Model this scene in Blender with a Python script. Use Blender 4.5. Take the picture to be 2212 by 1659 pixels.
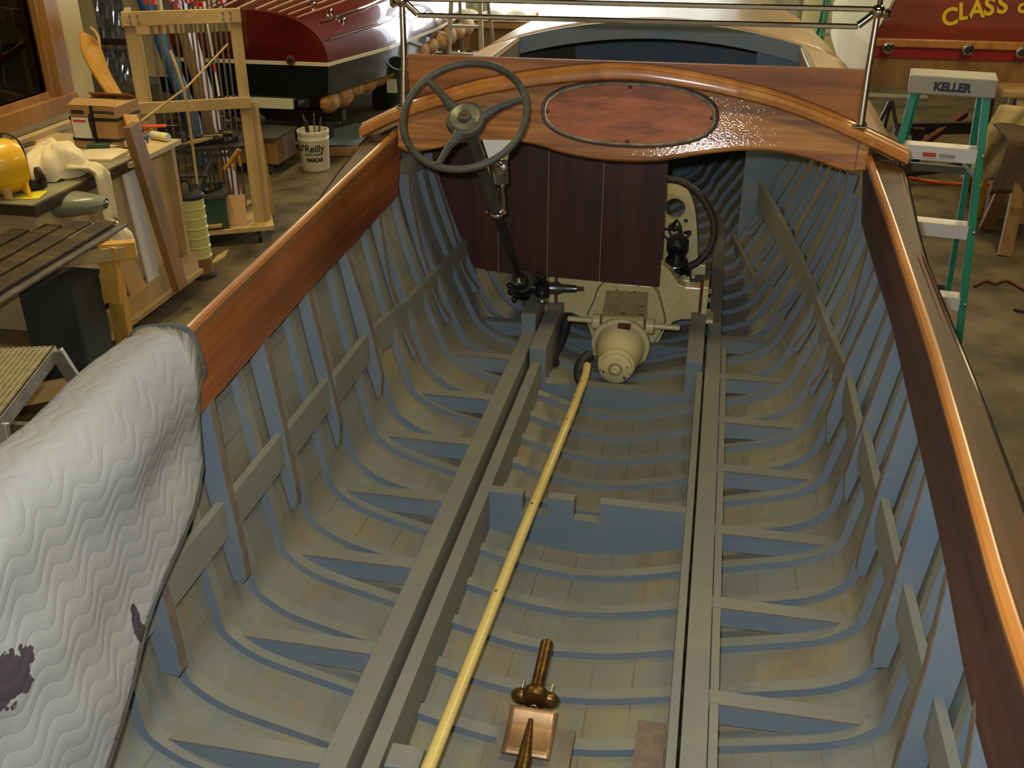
import bpy, bmesh, math, random
from mathutils import Vector, Matrix
import numpy as np
random.seed(7)
sc=bpy.context.scene
for o in list(bpy.data.objects): bpy.data.objects.remove(o)
COL=sc.collection
# ---------------------------------------------------------------- camera
F=2150.0
_dx=np.array([12000,1105,-2150.]);_dy=np.array([487,-1108,2150.])
_dy/=np.linalg.norm(_dy);_dx/=np.linalg.norm(_dx);_dx-=_dy*_dx.dot(_dy);_dx/=np.linalg.norm(_dx)
_dz=-np.cross(_dx,_dy)
if _dz[1]>0:_dz=-_dz
RR=np.array([_dx,_dy,_dz]); CC=np.array([0.295,0,2.5])
cam=bpy.data.objects.new('camera',bpy.data.cameras.new('camera'));COL.objects.link(cam)
cam.data.sensor_width=36;cam.data.lens=36*F/2212;cam.data.clip_start=.02;cam.data.clip_end=200
m=Matrix([[RR[i][0],-RR[i][1],-RR[i][2],CC[i]] for i in range(3)]+[[0,0,0,1]])
cam.matrix_world=m
sc.camera=cam
# ---------------------------------------------------------------- light and exposure
sc.view_settings.view_transform='Standard';sc.view_settings.look='None'
sc.view_settings.gamma=1;sc.view_settings.use_curve_mapping=False
sc.view_settings.exposure=0.1
w=bpy.data.worlds.new('world');sc.world=w;w.use_nodes=True
w.node_tree.nodes['Background'].inputs[0].default_value=(1.0,.80,.50,1)
w.node_tree.nodes['Background'].inputs[1].default_value=.26
def area(name,loc,to,sx,sy,e,c):
    l=bpy.data.lights.new(name,'AREA');l.shape='RECTANGLE';l.size=sx;l.size_y=sy;l.energy=e;l.color=c
    o=bpy.data.objects.new(name,l);COL.objects.link(o);o.location=loc
    o.rotation_euler=(Vector(to)-Vector(loc)).to_track_quat('-Z','Y').to_euler();return o
WARM=(1.0,.83,.46)
area('ceiling_lamp_near',(.6,1.8,4.6),(.6,1.9,0),1.6,.35,40,WARM)
area('ceiling_lamp_left',(-3.2,5.2,4.5),(-3.2,5.2,0),.4,2.2,85,WARM)
area('ceiling_lamp_far_left',(-3.2,9.5,4.5),(-3.2,9.5,0),.4,2.4,80,WARM)
area('ceiling_lamp_right',(2.6,6.0,4.5),(2.6,6.0,0),.4,2.2,80,WARM)
area('ceiling_lamp_far_right',(2.4,10,4.5),(2.4,10,0),.4,2.4,80,WARM)
area('doorway_daylight',(-1.2,14.2,2.0),(-.6,4,1.2),3.2,2.6,110,(.85,.92,1.0))
fl=bpy.data.lights.new('camera_flash','SPOT');fl.energy=150;fl.color=(.84,.92,1.0);fl.shadow_soft_size=.02
fl.spot_size=math.radians(100);fl.spot_blend=.6
fo=bpy.data.objects.new('camera_flash',fl);COL.objects.link(fo)
fo.location=(.24,.03,2.56);fo.rotation_euler=m.to_euler()
# ---------------------------------------------------------------- pixel -> place on a real plane
def _ray(u,v): return RR@np.array([u-1106,v-829.5,F])
def az(u,v,z): r=_ray(u,v); return Vector((CC+r*((z-CC[2])/r[2])).tolist())
def ay(u,v,y): r=_ray(u,v); return Vector((CC+r*((y-CC[1])/r[1])).tolist())
def ax(u,v,x): r=_ray(u,v); return Vector((CC+r*((x-CC[0])/r[0])).tolist())
def interp(x,xs,ys): return float(np.interp(x,xs,ys))
# ---------------------------------------------------------------- materials
def S(c): # sRGB 0-255 -> linear
    o=[]
    for v in c:
        v/=255.; o.append(v/12.92 if v<=.04045 else ((v+.055)/1.055)**2.4)
    return (*o,1)
MATS={}
def mat(name,c,rough=.5,metal=0,c2=None,scale=6,dist=(.35,.65),bump=0,bscale=80,coat=0,stretch=(1,1,1),detail=5,emit=0,trans=0,ior=1.45,coatr=.05,alpha=1):
    m=bpy.data.materials.new(name);m.use_nodes=True;nt=m.node_tree;b=nt.nodes['Principled BSDF']
    b.inputs['Base Color'].default_value=S(c);b.inputs['Roughness'].default_value=rough;b.inputs['Metallic'].default_value=metal
    b.inputs['Coat Weight'].default_value=coat;b.inputs['Coat Roughness'].default_value=coatr
    b.inputs['IOR'].default_value=ior;b.inputs['Transmission Weight'].default_value=trans
    tc=nt.nodes.new('ShaderNodeTexCoord');mp=nt.nodes.new('ShaderNodeMapping');mp.inputs['Scale'].default_value=stretch
    nt.links.new(tc.outputs['Object'],mp.inputs[0])
    if c2:
        n=nt.nodes.new('ShaderNodeTexNoise');n.inputs['Scale'].default_value=scale;n.inputs['Detail'].default_value=detail
        n.inputs['Roughness'].default_value=.62
        nt.links.new(mp.outputs[0],n.inputs['Vector'])
        r=nt.nodes.new('ShaderNodeValToRGB');r.color_ramp.elements[0].position=dist[0];r.color_ramp.elements[1].position=dist[1]
        r.color_ramp.elements[0].color=S(c);r.color_ramp.elements[1].color=S(c2)
        nt.links.new(n.outputs['Fac'],r.inputs[0]);nt.links.new(r.outputs[0],b.inputs['Base Color'])
    if bump:
        n2=nt.nodes.new('ShaderNodeTexNoise');n2.inputs['Scale'].default_value=bscale;n2.inputs['Detail'].default_value=4
        nt.links.new(mp.outputs[0],n2.inputs['Vector'])
        bp=nt.nodes.new('ShaderNodeBump');bp.inputs['Strength'].default_value=bump;bp.inputs['Distance'].default_value=.01
        nt.links.new(n2.outputs['Fac'],bp.inputs['Height']);nt.links.new(bp.outputs[0],b.inputs['Normal'])
    if emit:
        b.inputs['Emission Color'].default_value=S(c);b.inputs['Emission Strength'].default_value=emit
    MATS[name]=m;return m
def wood(name,c,c2,c3,axis=1,scale=14,rough=.45,coat=0,coatr=.04,stretch=.05,ripple=0,bump=.1,coatbump=0):
    """streaky grain running along one axis"""
    m=bpy.data.materials.new(name);m.use_nodes=True;nt=m.node_tree;b=nt.nodes['Principled BSDF']
    tc=nt.nodes.new('ShaderNodeTexCoord');mp=nt.nodes.new('ShaderNodeMapping')
    s=[1,1,1];s[axis]=stretch;mp.inputs['Scale'].default_value=s
    nt.links.new(tc.outputs['Object'],mp.inputs[0])
    n=nt.nodes.new('ShaderNodeTexNoise');n.inputs['Scale'].default_value=scale;n.inputs['Detail'].default_value=8;n.inputs['Roughness'].default_value=.65;n.inputs['Distortion'].default_value=.4
    nt.links.new(mp.outputs[0],n.inputs['Vector'])
    r=nt.nodes.new('ShaderNodeValToRGB');e=r.color_ramp.elements
    e[0].position=.3;e[0].color=S(c);e[1].position=.7;e[1].color=S(c3);k=e.new(.5);k.color=S(c2)
    nt.links.new(n.outputs['Fac'],r.inputs[0])
    n3=nt.nodes.new('ShaderNodeTexNoise');n3.inputs['Scale'].default_value=1.7;nt.links.new(tc.outputs['Object'],n3.inputs['Vector'])
    mx=nt.nodes.new('ShaderNodeMixRGB');mx.blend_type='MULTIPLY';mx.inputs[0].default_value=.55
    r3=nt.nodes.new('ShaderNodeValToRGB');r3.color_ramp.elements[0].position=.35;r3.color_ramp.elements[0].color=(.45,.42,.4,1);r3.color_ramp.elements[1].position=.65
    nt.links.new(n3.outputs['Fac'],r3.inputs[0]);nt.links.new(r.outputs[0],mx.inputs[1]);nt.links.new(r3.outputs[0],mx.inputs[2])
    nt.links.new(mx.outputs[0],b.inputs['Base Color'])
    b.inputs['Roughness'].default_value=rough;b.inputs['Coat Weight'].default_value=coat;b.inputs['Coat Roughness'].default_value=coatr
    if bump:
        bp=nt.nodes.new('ShaderNodeBump');bp.inputs['Strength'].default_value=bump;bp.inputs['Distance'].default_value=.004
        nt.links.new(n.outputs['Fac'],bp.inputs['Height']);nt.links.new(bp.outputs[0],b.inputs['Normal'])
    if coatbump:
        n4=nt.nodes.new('ShaderNodeTexNoise');n4.inputs['Scale'].default_value=160;n4.inputs['Detail'].default_value=2;nt.links.new(tc.outputs['Object'],n4.inputs['Vector'])
        bp=nt.nodes.new('ShaderNodeBump');bp.inputs['Strength'].default_value=coatbump;bp.inputs['Distance'].default_value=.003
        nt.links.new(n4.outputs['Fac'],bp.inputs['Height']);nt.links.new(bp.outputs[0],b.inputs['Coat Normal'])
    MATS[name]=m;return m
BLUE=(110,124,136)
def bilge(name,seams):
    """worn blue-grey bilge paint: olive-grey dust film, flash-blue and lamp-warm frame faces painted in, brown rubbed spots, caulked plank seams"""
    m=bpy.data.materials.new(name);m.use_nodes=True;nt=m.node_tree;b=nt.nodes['Principled BSDF'];L=nt.links.new
    tc=nt.nodes.new('ShaderNodeTexCoord')
    def noise(sc_,st=(1,1,1),d=6,r=.6):
        mp=nt.nodes.new('ShaderNodeMapping');mp.inputs['Scale'].default_value=st;L(tc.outputs['Object'],mp.inputs[0])
        n=nt.nodes.new('ShaderNodeTexNoise');n.inputs['Scale'].default_value=sc_;n.inputs['Detail'].default_value=d;n.inputs['Roughness'].default_value=r
        L(mp.outputs[0],n.inputs['Vector']);return n.outputs['Fac']
    def ramp(f,p0,p1,c0=(0,0,0,1),c1=(1,1,1,1)):
        r=nt.nodes.new('ShaderNodeValToRGB');r.color_ramp.elements[0].position=p0;r.color_ramp.elements[1].position=p1
        r.color_ramp.elements[0].color=c0;r.color_ramp.elements[1].color=c1;L(f,r.inputs[0]);return r.outputs[0]
    def mix(f,a,b2):
        x=nt.nodes.new('ShaderNodeMixRGB');L(f,x.inputs[0])
        for i,v in ((1,a),(2,b2)):
            if isinstance(v,tuple): x.inputs[i].default_value=v
            else: L(v,x.inputs[i])
        return x.outputs[0]
    dust=ramp(noise(2.4,(1,1,1)),.38,.6) if seams else ramp(noise(3.5),.5,.7)
    base=mix(dust,S((124,126,116)) if seams else S((132,130,116)),S((140,130,102)) if seams else S((142,138,120)))
    if not seams:
        ge=nt.nodes.new('ShaderNodeNewGeometry');vt=nt.nodes.new('ShaderNodeVectorTransform');vt.vector_type='NORMAL';vt.convert_from='WORLD';vt.convert_to='OBJECT';L(ge.outputs['True Normal'],vt.inputs[0])
        sx_=nt.nodes.new('ShaderNodeSeparateXYZ');L(vt.outputs[0],sx_.inputs[0]);ab=nt.nodes.new('ShaderNodeMath');ab.operation='ABSOLUTE';L(sx_.outputs[1],ab.inputs[0])
        base=mix(ramp(ab.outputs[0],.55,.75),base,mix(ramp(noise(4),.4,.65),S((109,122,131)),S((124,129,129))))  # flash blue painted on fore-and-aft faces, warm lamp tone kept on the rest
    if seams:
        br=ramp(noise(5,(1,.35,1),8,.7),.50,.74);base=mix(br,base,S((124,102,76)));g2=ramp(noise(7,(1,.4,1),8,.7),.52,.7);base=mix(g2,base,S((116,122,116)))
        uv=nt.nodes.new('ShaderNodeSeparateXYZ');L(tc.outputs['UV'],uv.inputs[0])
        mt=nt.nodes.new('ShaderNodeMath');mt.operation='PINGPONG';mt.inputs[1].default_value=.055;L(uv.outputs[1],mt.inputs[0])
        n=noise(9);ad=nt.nodes.new('ShaderNodeMath');ad.operation='MULTIPLY_ADD';L(n,ad.inputs[0]);ad.inputs[1].default_value=-.004;L(mt.outputs[0],ad.inputs[2])
        sm=nt.nodes.new('ShaderNodeMath');sm.operation='LESS_THAN';L(ad.outputs[0],sm.inputs[0]);sm.inputs[1].default_value=.0004
        sm2=nt.nodes.new('ShaderNodeMath');sm2.operation='MULTIPLY';L(sm.outputs[0],sm2.inputs[0]);L(ramp(noise(3.1),.38,.62,(.1,.1,.1,1),(.75,.75,.75,1)),sm2.inputs[1])
        base=mix(sm2.outputs[0],base,mix(ramp(noise(1.3),.45,.6),S((98,92,80)),S((156,122,92))))
    if seams:
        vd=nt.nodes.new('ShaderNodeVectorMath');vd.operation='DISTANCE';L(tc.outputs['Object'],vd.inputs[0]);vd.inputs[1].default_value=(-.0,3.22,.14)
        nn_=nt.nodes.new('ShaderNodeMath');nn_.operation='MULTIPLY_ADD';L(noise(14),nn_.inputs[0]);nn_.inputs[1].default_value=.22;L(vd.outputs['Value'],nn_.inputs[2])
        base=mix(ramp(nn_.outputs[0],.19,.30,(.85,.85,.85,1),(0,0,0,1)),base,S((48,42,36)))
    ch=ramp(noise(38,(1,1,1),6,.75),.69,.72);base=mix(ch,base,S((176,150,112)) if not seams else S((150,128,104)))
    L(base,b.inputs['Base Color']);b.inputs['Roughness'].default_value=.55;b.inputs['Specular IOR Level'].default_value=.3
    bp=nt.nodes.new('ShaderNodeBump');bp.inputs['Strength'].default_value=.25;bp.inputs['Distance'].default_value=.004
    L(noise(40,(1,.3,1)),bp.inputs['Height']);L(bp.outputs[0],b.inputs['Normal'])
    MATS[name]=m;return m
M=MATS
bilge('bilge_hull',True);bilge('bilge_frame',False)
mat('tan_edge',(132,112,88),.6,c2=(108,96,84),scale=30);mat('plate_white',(222,220,206),.3,coat=.3);mat('pipe_paint',(226,200,120),.3,c2=(218,190,108),scale=5,coat=.3)
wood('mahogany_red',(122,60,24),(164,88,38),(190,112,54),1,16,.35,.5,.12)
wood('mahogany_dash',(98,52,8),(166,100,26),(206,146,58),0,26,.6,.8,.05,coatbump=.16)
wood('mahogany_board',(112,60,14),(160,94,28),(186,118,44),0,22,.5,.6,.05)
wood('mahogany_dark',(62,30,26),(80,42,34),(96,54,42),2,14,.45,.1,.2)
wood('mahogany_oval',(120,54,18),(176,90,34),(196,110,48),0,30,.6,.6,.04,stretch=.25)
wood('trim_orange',(160,96,36),(186,118,48),(204,138,64),1,12,.45,.6,.16)
wood('cover_board',(66,40,20),(90,58,30),(106,72,42),1,12,.55,.3,.03)
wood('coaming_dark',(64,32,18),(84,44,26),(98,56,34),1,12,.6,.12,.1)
wood('deck_tan',(176,140,92),(190,154,106),(200,166,120),1,8,.5,.2,.2)
wood('red_hull',(86,16,12),(98,20,14),(110,28,18),0,6,.25,1,.03,bump=0)
wood('red_hull2',(120,38,16),(140,48,20),(156,60,24),0,6,.25,1,.03,bump=0)
wood('pine',(184,152,92),(200,168,108),(210,180,122),2,16,.6)
wood('pine_flat',(184,152,92),(200,168,108),(210,180,122),0,16,.6)
wood('pine_y',(180,148,90),(196,164,106),(208,178,120),1,16,.6)
wood('pine_yellow',(206,152,52),(220,170,70),(226,182,92),2,16,.55)
wood('plank_brown',(122,88,46),(144,106,58),(160,122,70),2,12,.5)
wood('board_old',(40,28,14),(66,48,26),(104,80,44),0,9,.55)
wood('window_trim',(146,100,44),(168,118,54),(184,134,66),2,12,.4,.3,.1)
wood('ply',(196,170,118),(208,182,130),(214,190,142),2,3,.6,stretch=.4)
mat('cream_paint',(222,205,150),.28,c2=(212,190,128),scale=5,coat=.4,bump=.05)
mat('cream_dull',(176,150,104),.5,c2=(156,128,84),scale=8)
mat('engine_chip',(60,44,30),.7)
mat('black_iron',(22,22,24),.3,c2=(40,38,36),scale=30,bump=.4,bscale=60,coat=.3)
mat('black_rubber',(34,34,34),.6,c2=(48,48,46),scale=20)
mat('wheel_grey',(62,62,54),.5,c2=(82,80,70),scale=12,bump=.15)
mat('hub_brass',(168,160,128),.35,metal=.5,c2=(120,114,92),scale=30)
mat('chrome',(225,222,210),.08,metal=1)
mat('steel',(150,148,144),.3,metal=.9,c2=(110,108,104),scale=20)
mat('alum',(190,186,172),.35,metal=.75,c2=(160,156,144),scale=12)
mat('alum_paint',(214,206,196),.4,metal=.2)
mat('bronze',(120,92,44),.35,metal=.8,c2=(88,60,34),scale=14,bump=.2)
mat('brass_plate',(178,140,92),.4,metal=.55,c2=(140,104,76),scale=9)
mat('rust',(120,62,40),.8,c2=(84,42,28),scale=20)
mat('hose_brown',(66,52,42),.55,c2=(50,42,36),scale=10)
def glass(name,tint=(.93,.95,.9)):
    m=bpy.data.materials.new(name);m.use_nodes=True;nt=m.node_tree;nt.nodes.clear()
    o=nt.nodes.new('ShaderNodeOutputMaterial');g=nt.nodes.new('ShaderNodeBsdfGlossy');g.inputs['Roughness'].default_value=.01
    t=nt.nodes.new('ShaderNodeBsdfTransparent');t.inputs[0].default_value=(*tint,1)
    f=nt.nodes.new('ShaderNodeFresnel');f.inputs[0].default_value=1.5;mx=nt.nodes.new('ShaderNodeMixShader')
    nt.links.new(f.outputs[0],mx.inputs[0]);nt.links.new(t.outputs[0],mx.inputs[1]);nt.links.new(g.outputs[0],mx.inputs[2]);nt.links.new(mx.outputs[0],o.inputs[0])
    MATS[name]=m
glass('clear_glass');glass('dark_glass',(.85,.78,.6))
# ---------------------------------------------------------------- mesh helpers
class MB:
    def __init__(s): s.v=[];s.f=[];s.uv={}
    def add(s,vs,fs):
        n=len(s.v);s.v+= [tuple(v) for v in vs];s.f+=[tuple(i+n for i in f) for f in fs];return s
    def box(s,c,d,rot=None):
        c=Vector(c);R=rot or Matrix.Identity(3)
        vs=[c+R@Vector((x*d[0]/2,y*d[1]/2,z*d[2]/2)) for x in(-1,1) for y in(-1,1) for z in(-1,1)]
        return s.add(vs,[(0,1,3,2),(4,6,7,5),(0,4,5,1),(2,3,7,6),(0,2,6,4),(1,5,7,3)])
    def mm(s,a,b): # min/max box
        a=Vector(a);b=Vector(b);d=b-a;return s.box((a+b)/2,(abs(d.x),abs(d.y),abs(d.z)))
    def bar(s,p,q,w,h,up=(0,0,1)):
        p=Vector(p);q=Vector(q);t=(q-p);L=t.length;t.normalize();u=Vector(up);sd=t.cross(u)
        if sd.length<1e-4: u=Vector((0,1,0));sd=t.cross(u)
        sd.normalize();u=sd.cross(t);R=Matrix((sd,t,u)).transposed()
        return s.box((p+q)/2,(w,L,h),R)
    def tube(s,pts,r,n=10,cap=True,closed=False):
        pts=[Vector(p) for p in pts];N=len(pts);rs=r if isinstance(r,(list,tuple)) else [r]*N
        vs=[];pu=None
        for i,p in enumerate(pts):
            if closed: t=pts[(i+1)%N]-pts[i-1]
            else: t=pts[min(i+1,N-1)]-pts[max(i-1,0)]
            t.normalize()
            if pu is None:
                pu=t.orthogonal().normalized()
            pu=(pu-t*pu.dot(t)).normalized();sd=t.cross(pu)
            for k in range(n):
                a=2*math.pi*k/n;vs.append(p+(pu*math.cos(a)+sd*math.sin(a))*rs[i])
        fs=[]
        for i in range(N if closed else N-1):
            j=(i+1)%N
            for k in range(n):
                k2=(k+1)%n;fs.append((i*n+k,i*n+k2,j*n+k2,j*n+k))
        if cap and not closed: fs+= [tuple(range(n))[::-1],tuple((N-1)*n+k for k in range(n))]
        return s.add(vs,fs)
    def lathe(s,prof,o,d,n=28,cap=True):
        """prof: (radius, distance along d)"""
        o=Vector(o);d=Vector(d).normalized();u=d.orthogonal().normalized();w_=d.cross(u);vs=[]
        for r,h in prof:
            for k in range(n):
                a=2*math.pi*k/n;vs.append(o+d*h+(u*math.cos(a)+w_*math.sin(a))*r)
        fs=[(i*n+k,i*n+(k+1)%n,(i+1)*n+(k+1)%n,(i+1)*n+k) for i in range(len(prof)-1) for k in range(n)]
        if cap: fs+=[tuple(range(n))[::-1],tuple((len(prof)-1)*n+k for k in range(n))]
        return s.add(vs,fs)
    def prism(s,poly,off):
        """poly: 3D points, extruded by off"""
        n=len(poly);off=Vector(off);vs=[Vector(p) for p in poly]+[Vector(p)+off for p in poly]
        return s.add(vs,[tuple(range(n))[::-1],tuple(range(n,2*n))]+[(i,(i+1)%n,n+(i+1)%n,n+i) for i in range(n)])
    def grid(s,rows,closed=False):
        n=len(rows[0]);vs=[p for r in rows for p in r];m_=n if closed else n-1
        return s.add(vs,[(i*n+k,i*n+(k+1)%n,(i+1)*n+(k+1)%n,(i+1)*n+k) for i in range(len(rows)-1) for k in range(m_)])
    def ball(s,c,r,n=12,m_=8,sq=(1,1,1)):
        c=Vector(c);rows=[]
        for i in range(m_+1):
            a=math.pi*i/m_;rows.append([c+Vector((math.sin(a)*math.cos(2*math.pi*k/n)*sq[0],math.sin(a)*math.sin(2*math.pi*k/n)*sq[1],math.cos(a)*sq[2]))*r for k in range(n)])
        return s.grid(rows,True)
    def build(s,name,ma,parent=None,smooth=False,bevel=0,solid=0,sub=0,label=None,keep=False):
        me=bpy.data.meshes.new(name);me.from_pydata([tuple(v) for v in s.v],[],s.f);me.update()
        bm=bmesh.new();bm.from_mesh(me)
        if not keep: bmesh.ops.remove_doubles(bm,verts=bm.verts,dist=1e-6)
        bmesh.ops.recalc_face_normals(bm,faces=bm.faces);bm.to_mesh(me);bm.free()
        o=bpy.data.objects.new(name,me);COL.objects.link(o)
        me.materials.append(MATS[ma] if isinstance(ma,str) else ma)
        if smooth:
            me.shade_smooth() if hasattr(me,'shade_smooth') else None
            if smooth!='all':
                try: me.set_sharp_from_angle(angle=math.radians(38))
                except Exception: pass
        if bevel:
            b=o.modifiers.new('b','BEVEL');b.width=bevel;b.segments=2;b.limit_method='ANGLE';b.angle_limit=math.radians(40)
        if solid:
            q=o.modifiers.new('s','SOLIDIFY');q.thickness=solid;q.offset=0
        if sub:
            q=o.modifiers.new('u','SUBSURF');q.levels=sub;q.render_levels=sub
        if parent is not None:
            o.parent=parent;o.matrix_parent_inverse=parent.matrix_world.inverted() if False else Matrix.Translation(-parent.location)
        if label: o['label']=label
        return o
def thing(name,label,cat,loc=(0,0,0),group=None):
    o=bpy.data.objects.new(name,None);COL.objects.link(o);o.location=loc;o.empty_display_size=.05
    o['label']=label;o['category']=cat
    if group:o['group']=group
    return o
def tag(o,label,cat,group=None):
    o['label']=label;o['category']=cat
    if group:o['group']=group
    return o
def struct(o): o['kind']='structure';return o
def catmull(P,n=6):
    P=[Vector(p) for p in P];Q=[P[0]*2-P[1]]+P+[P[-1]*2-P[-2]];out=[]
    for i in range(1,len(Q)-2):
        for k in range(n):
            t=k/n;a,b,c,d=Q[i-1],Q[i],Q[i+1],Q[i+2]
            out.append(.5*((2*b)+(c-a)*t+(2*a-5*b+4*c-d)*t*t+(3*b-a-3*c+d)*t**3))
    out.append(P[-1]);return out
def text(body,size,loc,rx,ma,name,parent,ext=.002,off=0,bend=None,align='CENTER',scalex=1,shear=0):
    """loc + 3x3 rotation; mesh text"""
    cu=bpy.data.curves.new(name,'FONT');cu.body=body;cu.size=size;cu.align_x=align;cu.align_y='CENTER';cu.extrude=ext;cu.offset=off;cu.shear=shear
    t=bpy.data.objects.new('t',cu);COL.objects.link(t);dg=bpy.context.evaluated_depsgraph_get()
    me=bpy.data.meshes.new_from_object(t.evaluated_get(dg));bpy.data.objects.remove(t)
    me.name=name
    loc=Vector(loc)
    for v in me.vertices:
        p=Vector((v.co.x*scalex,v.co.y,v.co.z))
        if bend: p=bend(p)
        v.co=loc+rx@p
    o=bpy.data.objects.new(name,me);COL.objects.link(o);me.materials.clear();me.materials.append(MATS[ma])
    if parent is not None: o.parent=parent;o.matrix_parent_inverse=Matrix.Translation(-parent.location)
    return o
def basis(xd,yd):
    xd=Vector(xd).normalized();yd=Vector(yd);yd=(yd-xd*yd.dot(xd)).normalized();return Matrix((xd,yd,xd.cross(yd))).transposed()
# ================================================================ BOAT (open runabout hull, bow along +y)
boat=thing('wooden_boat','open wooden runabout hull under restoration with grey-blue bilge and varnished mahogany coaming','boat',(0,0,.45))
YB=[-1.2,1,1.4,1.74,2.08,2.41,2.75,3.07,3.41,3.76,4.5,5.5,6.5,7.4,8.2]
BW=[.80,.835,.82,.80,.785,.77,.745,.72,.68,.64,.56,.42,.24,.09,.012]
YS=[-1.2,1,1.5,1.9,2.4,2.8,3.1,3.35,4,4.75,5.3,6,7,7.8,8.2];SW=[.82,.85,.86,.870,.873,.874,.882,.885,.875,.83,.785,.70,.46,.2,.02]
def bw(y): return interp(y,YB,BW)
def sw(y): return interp(y,YS,SW)
def keel(y): return interp(y,[-1.2,4.5,6,7.4,8.2],[.60,.60,.66,.85,1.3])
def shz(y): return interp(y,[-1.2,1.2,2,2.8,3.3,4.85,8.2],[1.50,1.525,1.548,1.59,1.68,1.74,1.84])
def section(y,off=0,n=5):
    b,s,k,t=bw(y),sw(y),keel(y),shz(y)
    d=k-.60
    def q(z): return z if d<=0 else k+(z-.60)*(t-k)/(t-.60)
    b-=.014;s=s-.012;P=[(0,.60),(.2*b,.618),(.45*b,.668),(.68*b,.715),(.86*b,.755),(.955*b,.80),(b,.845),(b+.16*(s-b),.93),(b+.42*(s-b),1.08),(b+.82*(s-b),1.38),(s,t)]
    P=[(x,q(z) if i<10 else z) for i,(x,z) in enumerate(P)]
    P=catmull([(x,0,z) for x,z in P],n)
    if off:
        Q=[]
        for i,p in enumerate(P):
            t_=P[min(i+1,len(P)-1)]-P[max(i-1,0)];t_.normalize();nn=Vector((-t_.z,0,t_.x));Q.append(p+nn*off)
        Q[0].x=0;P=Q
    return P
def hullx(y,z,off=0):
    P=section(y,off)
    return interp(z,[p.z for p in P],[p.x for p in P])
def full(P,y): # mirror half section to port..starboard
    return [Vector((-p.x,y,p.z)) for p in P[::-1]]+[Vector((p.x,y,p.z)) for p in P[1:]]
# planking with UVs (u along the boat, v around the girth)
ys=list(np.linspace(-1.2,8.2,95));rows=[full(section(y),y) for y in ys]
mb=MB().grid(rows);hull=mb.build('hull_planking','bilge_hull',boat,smooth='all',keep=True)
g=[0];R0=full(section(2.1),2.1)
for i in range(1,len(R0)): g.append(g[-1]+(R0[i]-R0[i-1]).length)
gm=g[len(R0)//2];uvl=hull.data.uv_layers.new(name='uv')
nR=len(R0)
for lp in hull.data.loops:
    vi=lp.vertex_index;uvl.data[lp.index].uv=(ys[vi//nR],g[vi%nR]-gm+2.2)
rows=[full(section(y,-.014),y) for y in ys]
MB().grid(rows).build('outer_planking','red_hull2',boat,smooth='all',label='varnished outer planking')
# transom behind the photographer
MB().prism([p for p in full(section(-1.2,-.02),-1.2)],(0,-.02,0)).build('transom','mahogany_red',boat)
# bent ribs: each one runs from gunwale to gunwale
y=-.95
while y<6.6:
    if True:
        a=full([p for p in section(y,-.002) if p.z<1.5],y);b=full([p for p in section(y,.022) if p.z<1.5],y)
        n=min(len(a),len(b));a=a[(len(a)-n)//2:(len(a)-n)//2+n];b=b[(len(b)-n)//2:(len(b)-n)//2+n];h=.017
        dy=Vector((0,h,0))
        MB().grid([[p-dy for p in a],[p-dy for p in b],[p+dy for p in b],[p+dy for p in a]]).build('bent_rib','bilge_frame',boat,smooth=True)
    y+=.1675
def wt(y): return interp(y,[-1.2,1.2,1.6,2,2.4,2.8,3.36],[.72,.739,.757,.772,.778,.781,.778])
def zt(y): return interp(y,[-1.2,1.2,2,2.4,2.8,3.36],[1.585,1.612,1.633,1.648,1.668,1.70])
def wb(y): return interp(y,[-1.2,1.2,1.6,2,2.6,3.36],[.72,.738,.765,.783,.806,.806])
def zb(y): return interp(y,[-1.2,1.2,2,2.8,3.36],[1.40,1.42,1.421,1.432,1.455])
def riserx(y): return interp(y,[2.8,3.26,3.8,4.4,5.2],[.772,.762,.70,.62,.50])
# sawn side frames, pointed at the foot
def frame(y,sx,zt=1.50,zb=.925):
    b=bw(y);xt=min(.775,sw(y)-.075)
    co=wb(y)+.004 if y<3.36 else min(.80,sw(y)-.05)
    lo=riserx(y)+.021 if y>2.9 else .752
    xi=lambda z: interp(z,[zb,1.0,1.15,1.41,1.6],[min(lo,b-.01),max(min(lo,b-.02),lo if y>2.9 else 0),max(min(lo+.012,b),lo if y>2.9 else 0),co-.002,co+.01])
    _x=xi;xi=lambda z: min(_x(z),hullx(y,z)-.012)
    P=[(xi(z),z) for z in (zt,1.42,1.2,1.0,zb)]
    P.append((xi(zb)+.008,zb-.016))
    P+=[(hullx(y,z)-.006,z) for z in (zb-.008,.96,1.0,1.1,1.2,1.3,1.42,zt)]
    pl=[Vector((sx*x,y-.011,z)) for x,z in P]
    f=MB().prism(pl,(0,.022,0)).build('side_frame','bilge_frame',boat)
    e=[Vector((sx*(x-.0015),y,z)) for x,z in P[:5]]
    mb=MB()
    for p,q in zip(e[:-1],e[1:]): mb.bar(p,q,.0215,.003,(1,0,0))
    mb.build('worn_edge','tan_edge',f)
for k in range(-6,12):
    yy=1.50+.333*k
    for sx in(-1,1): frame(yy,sx)
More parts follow.
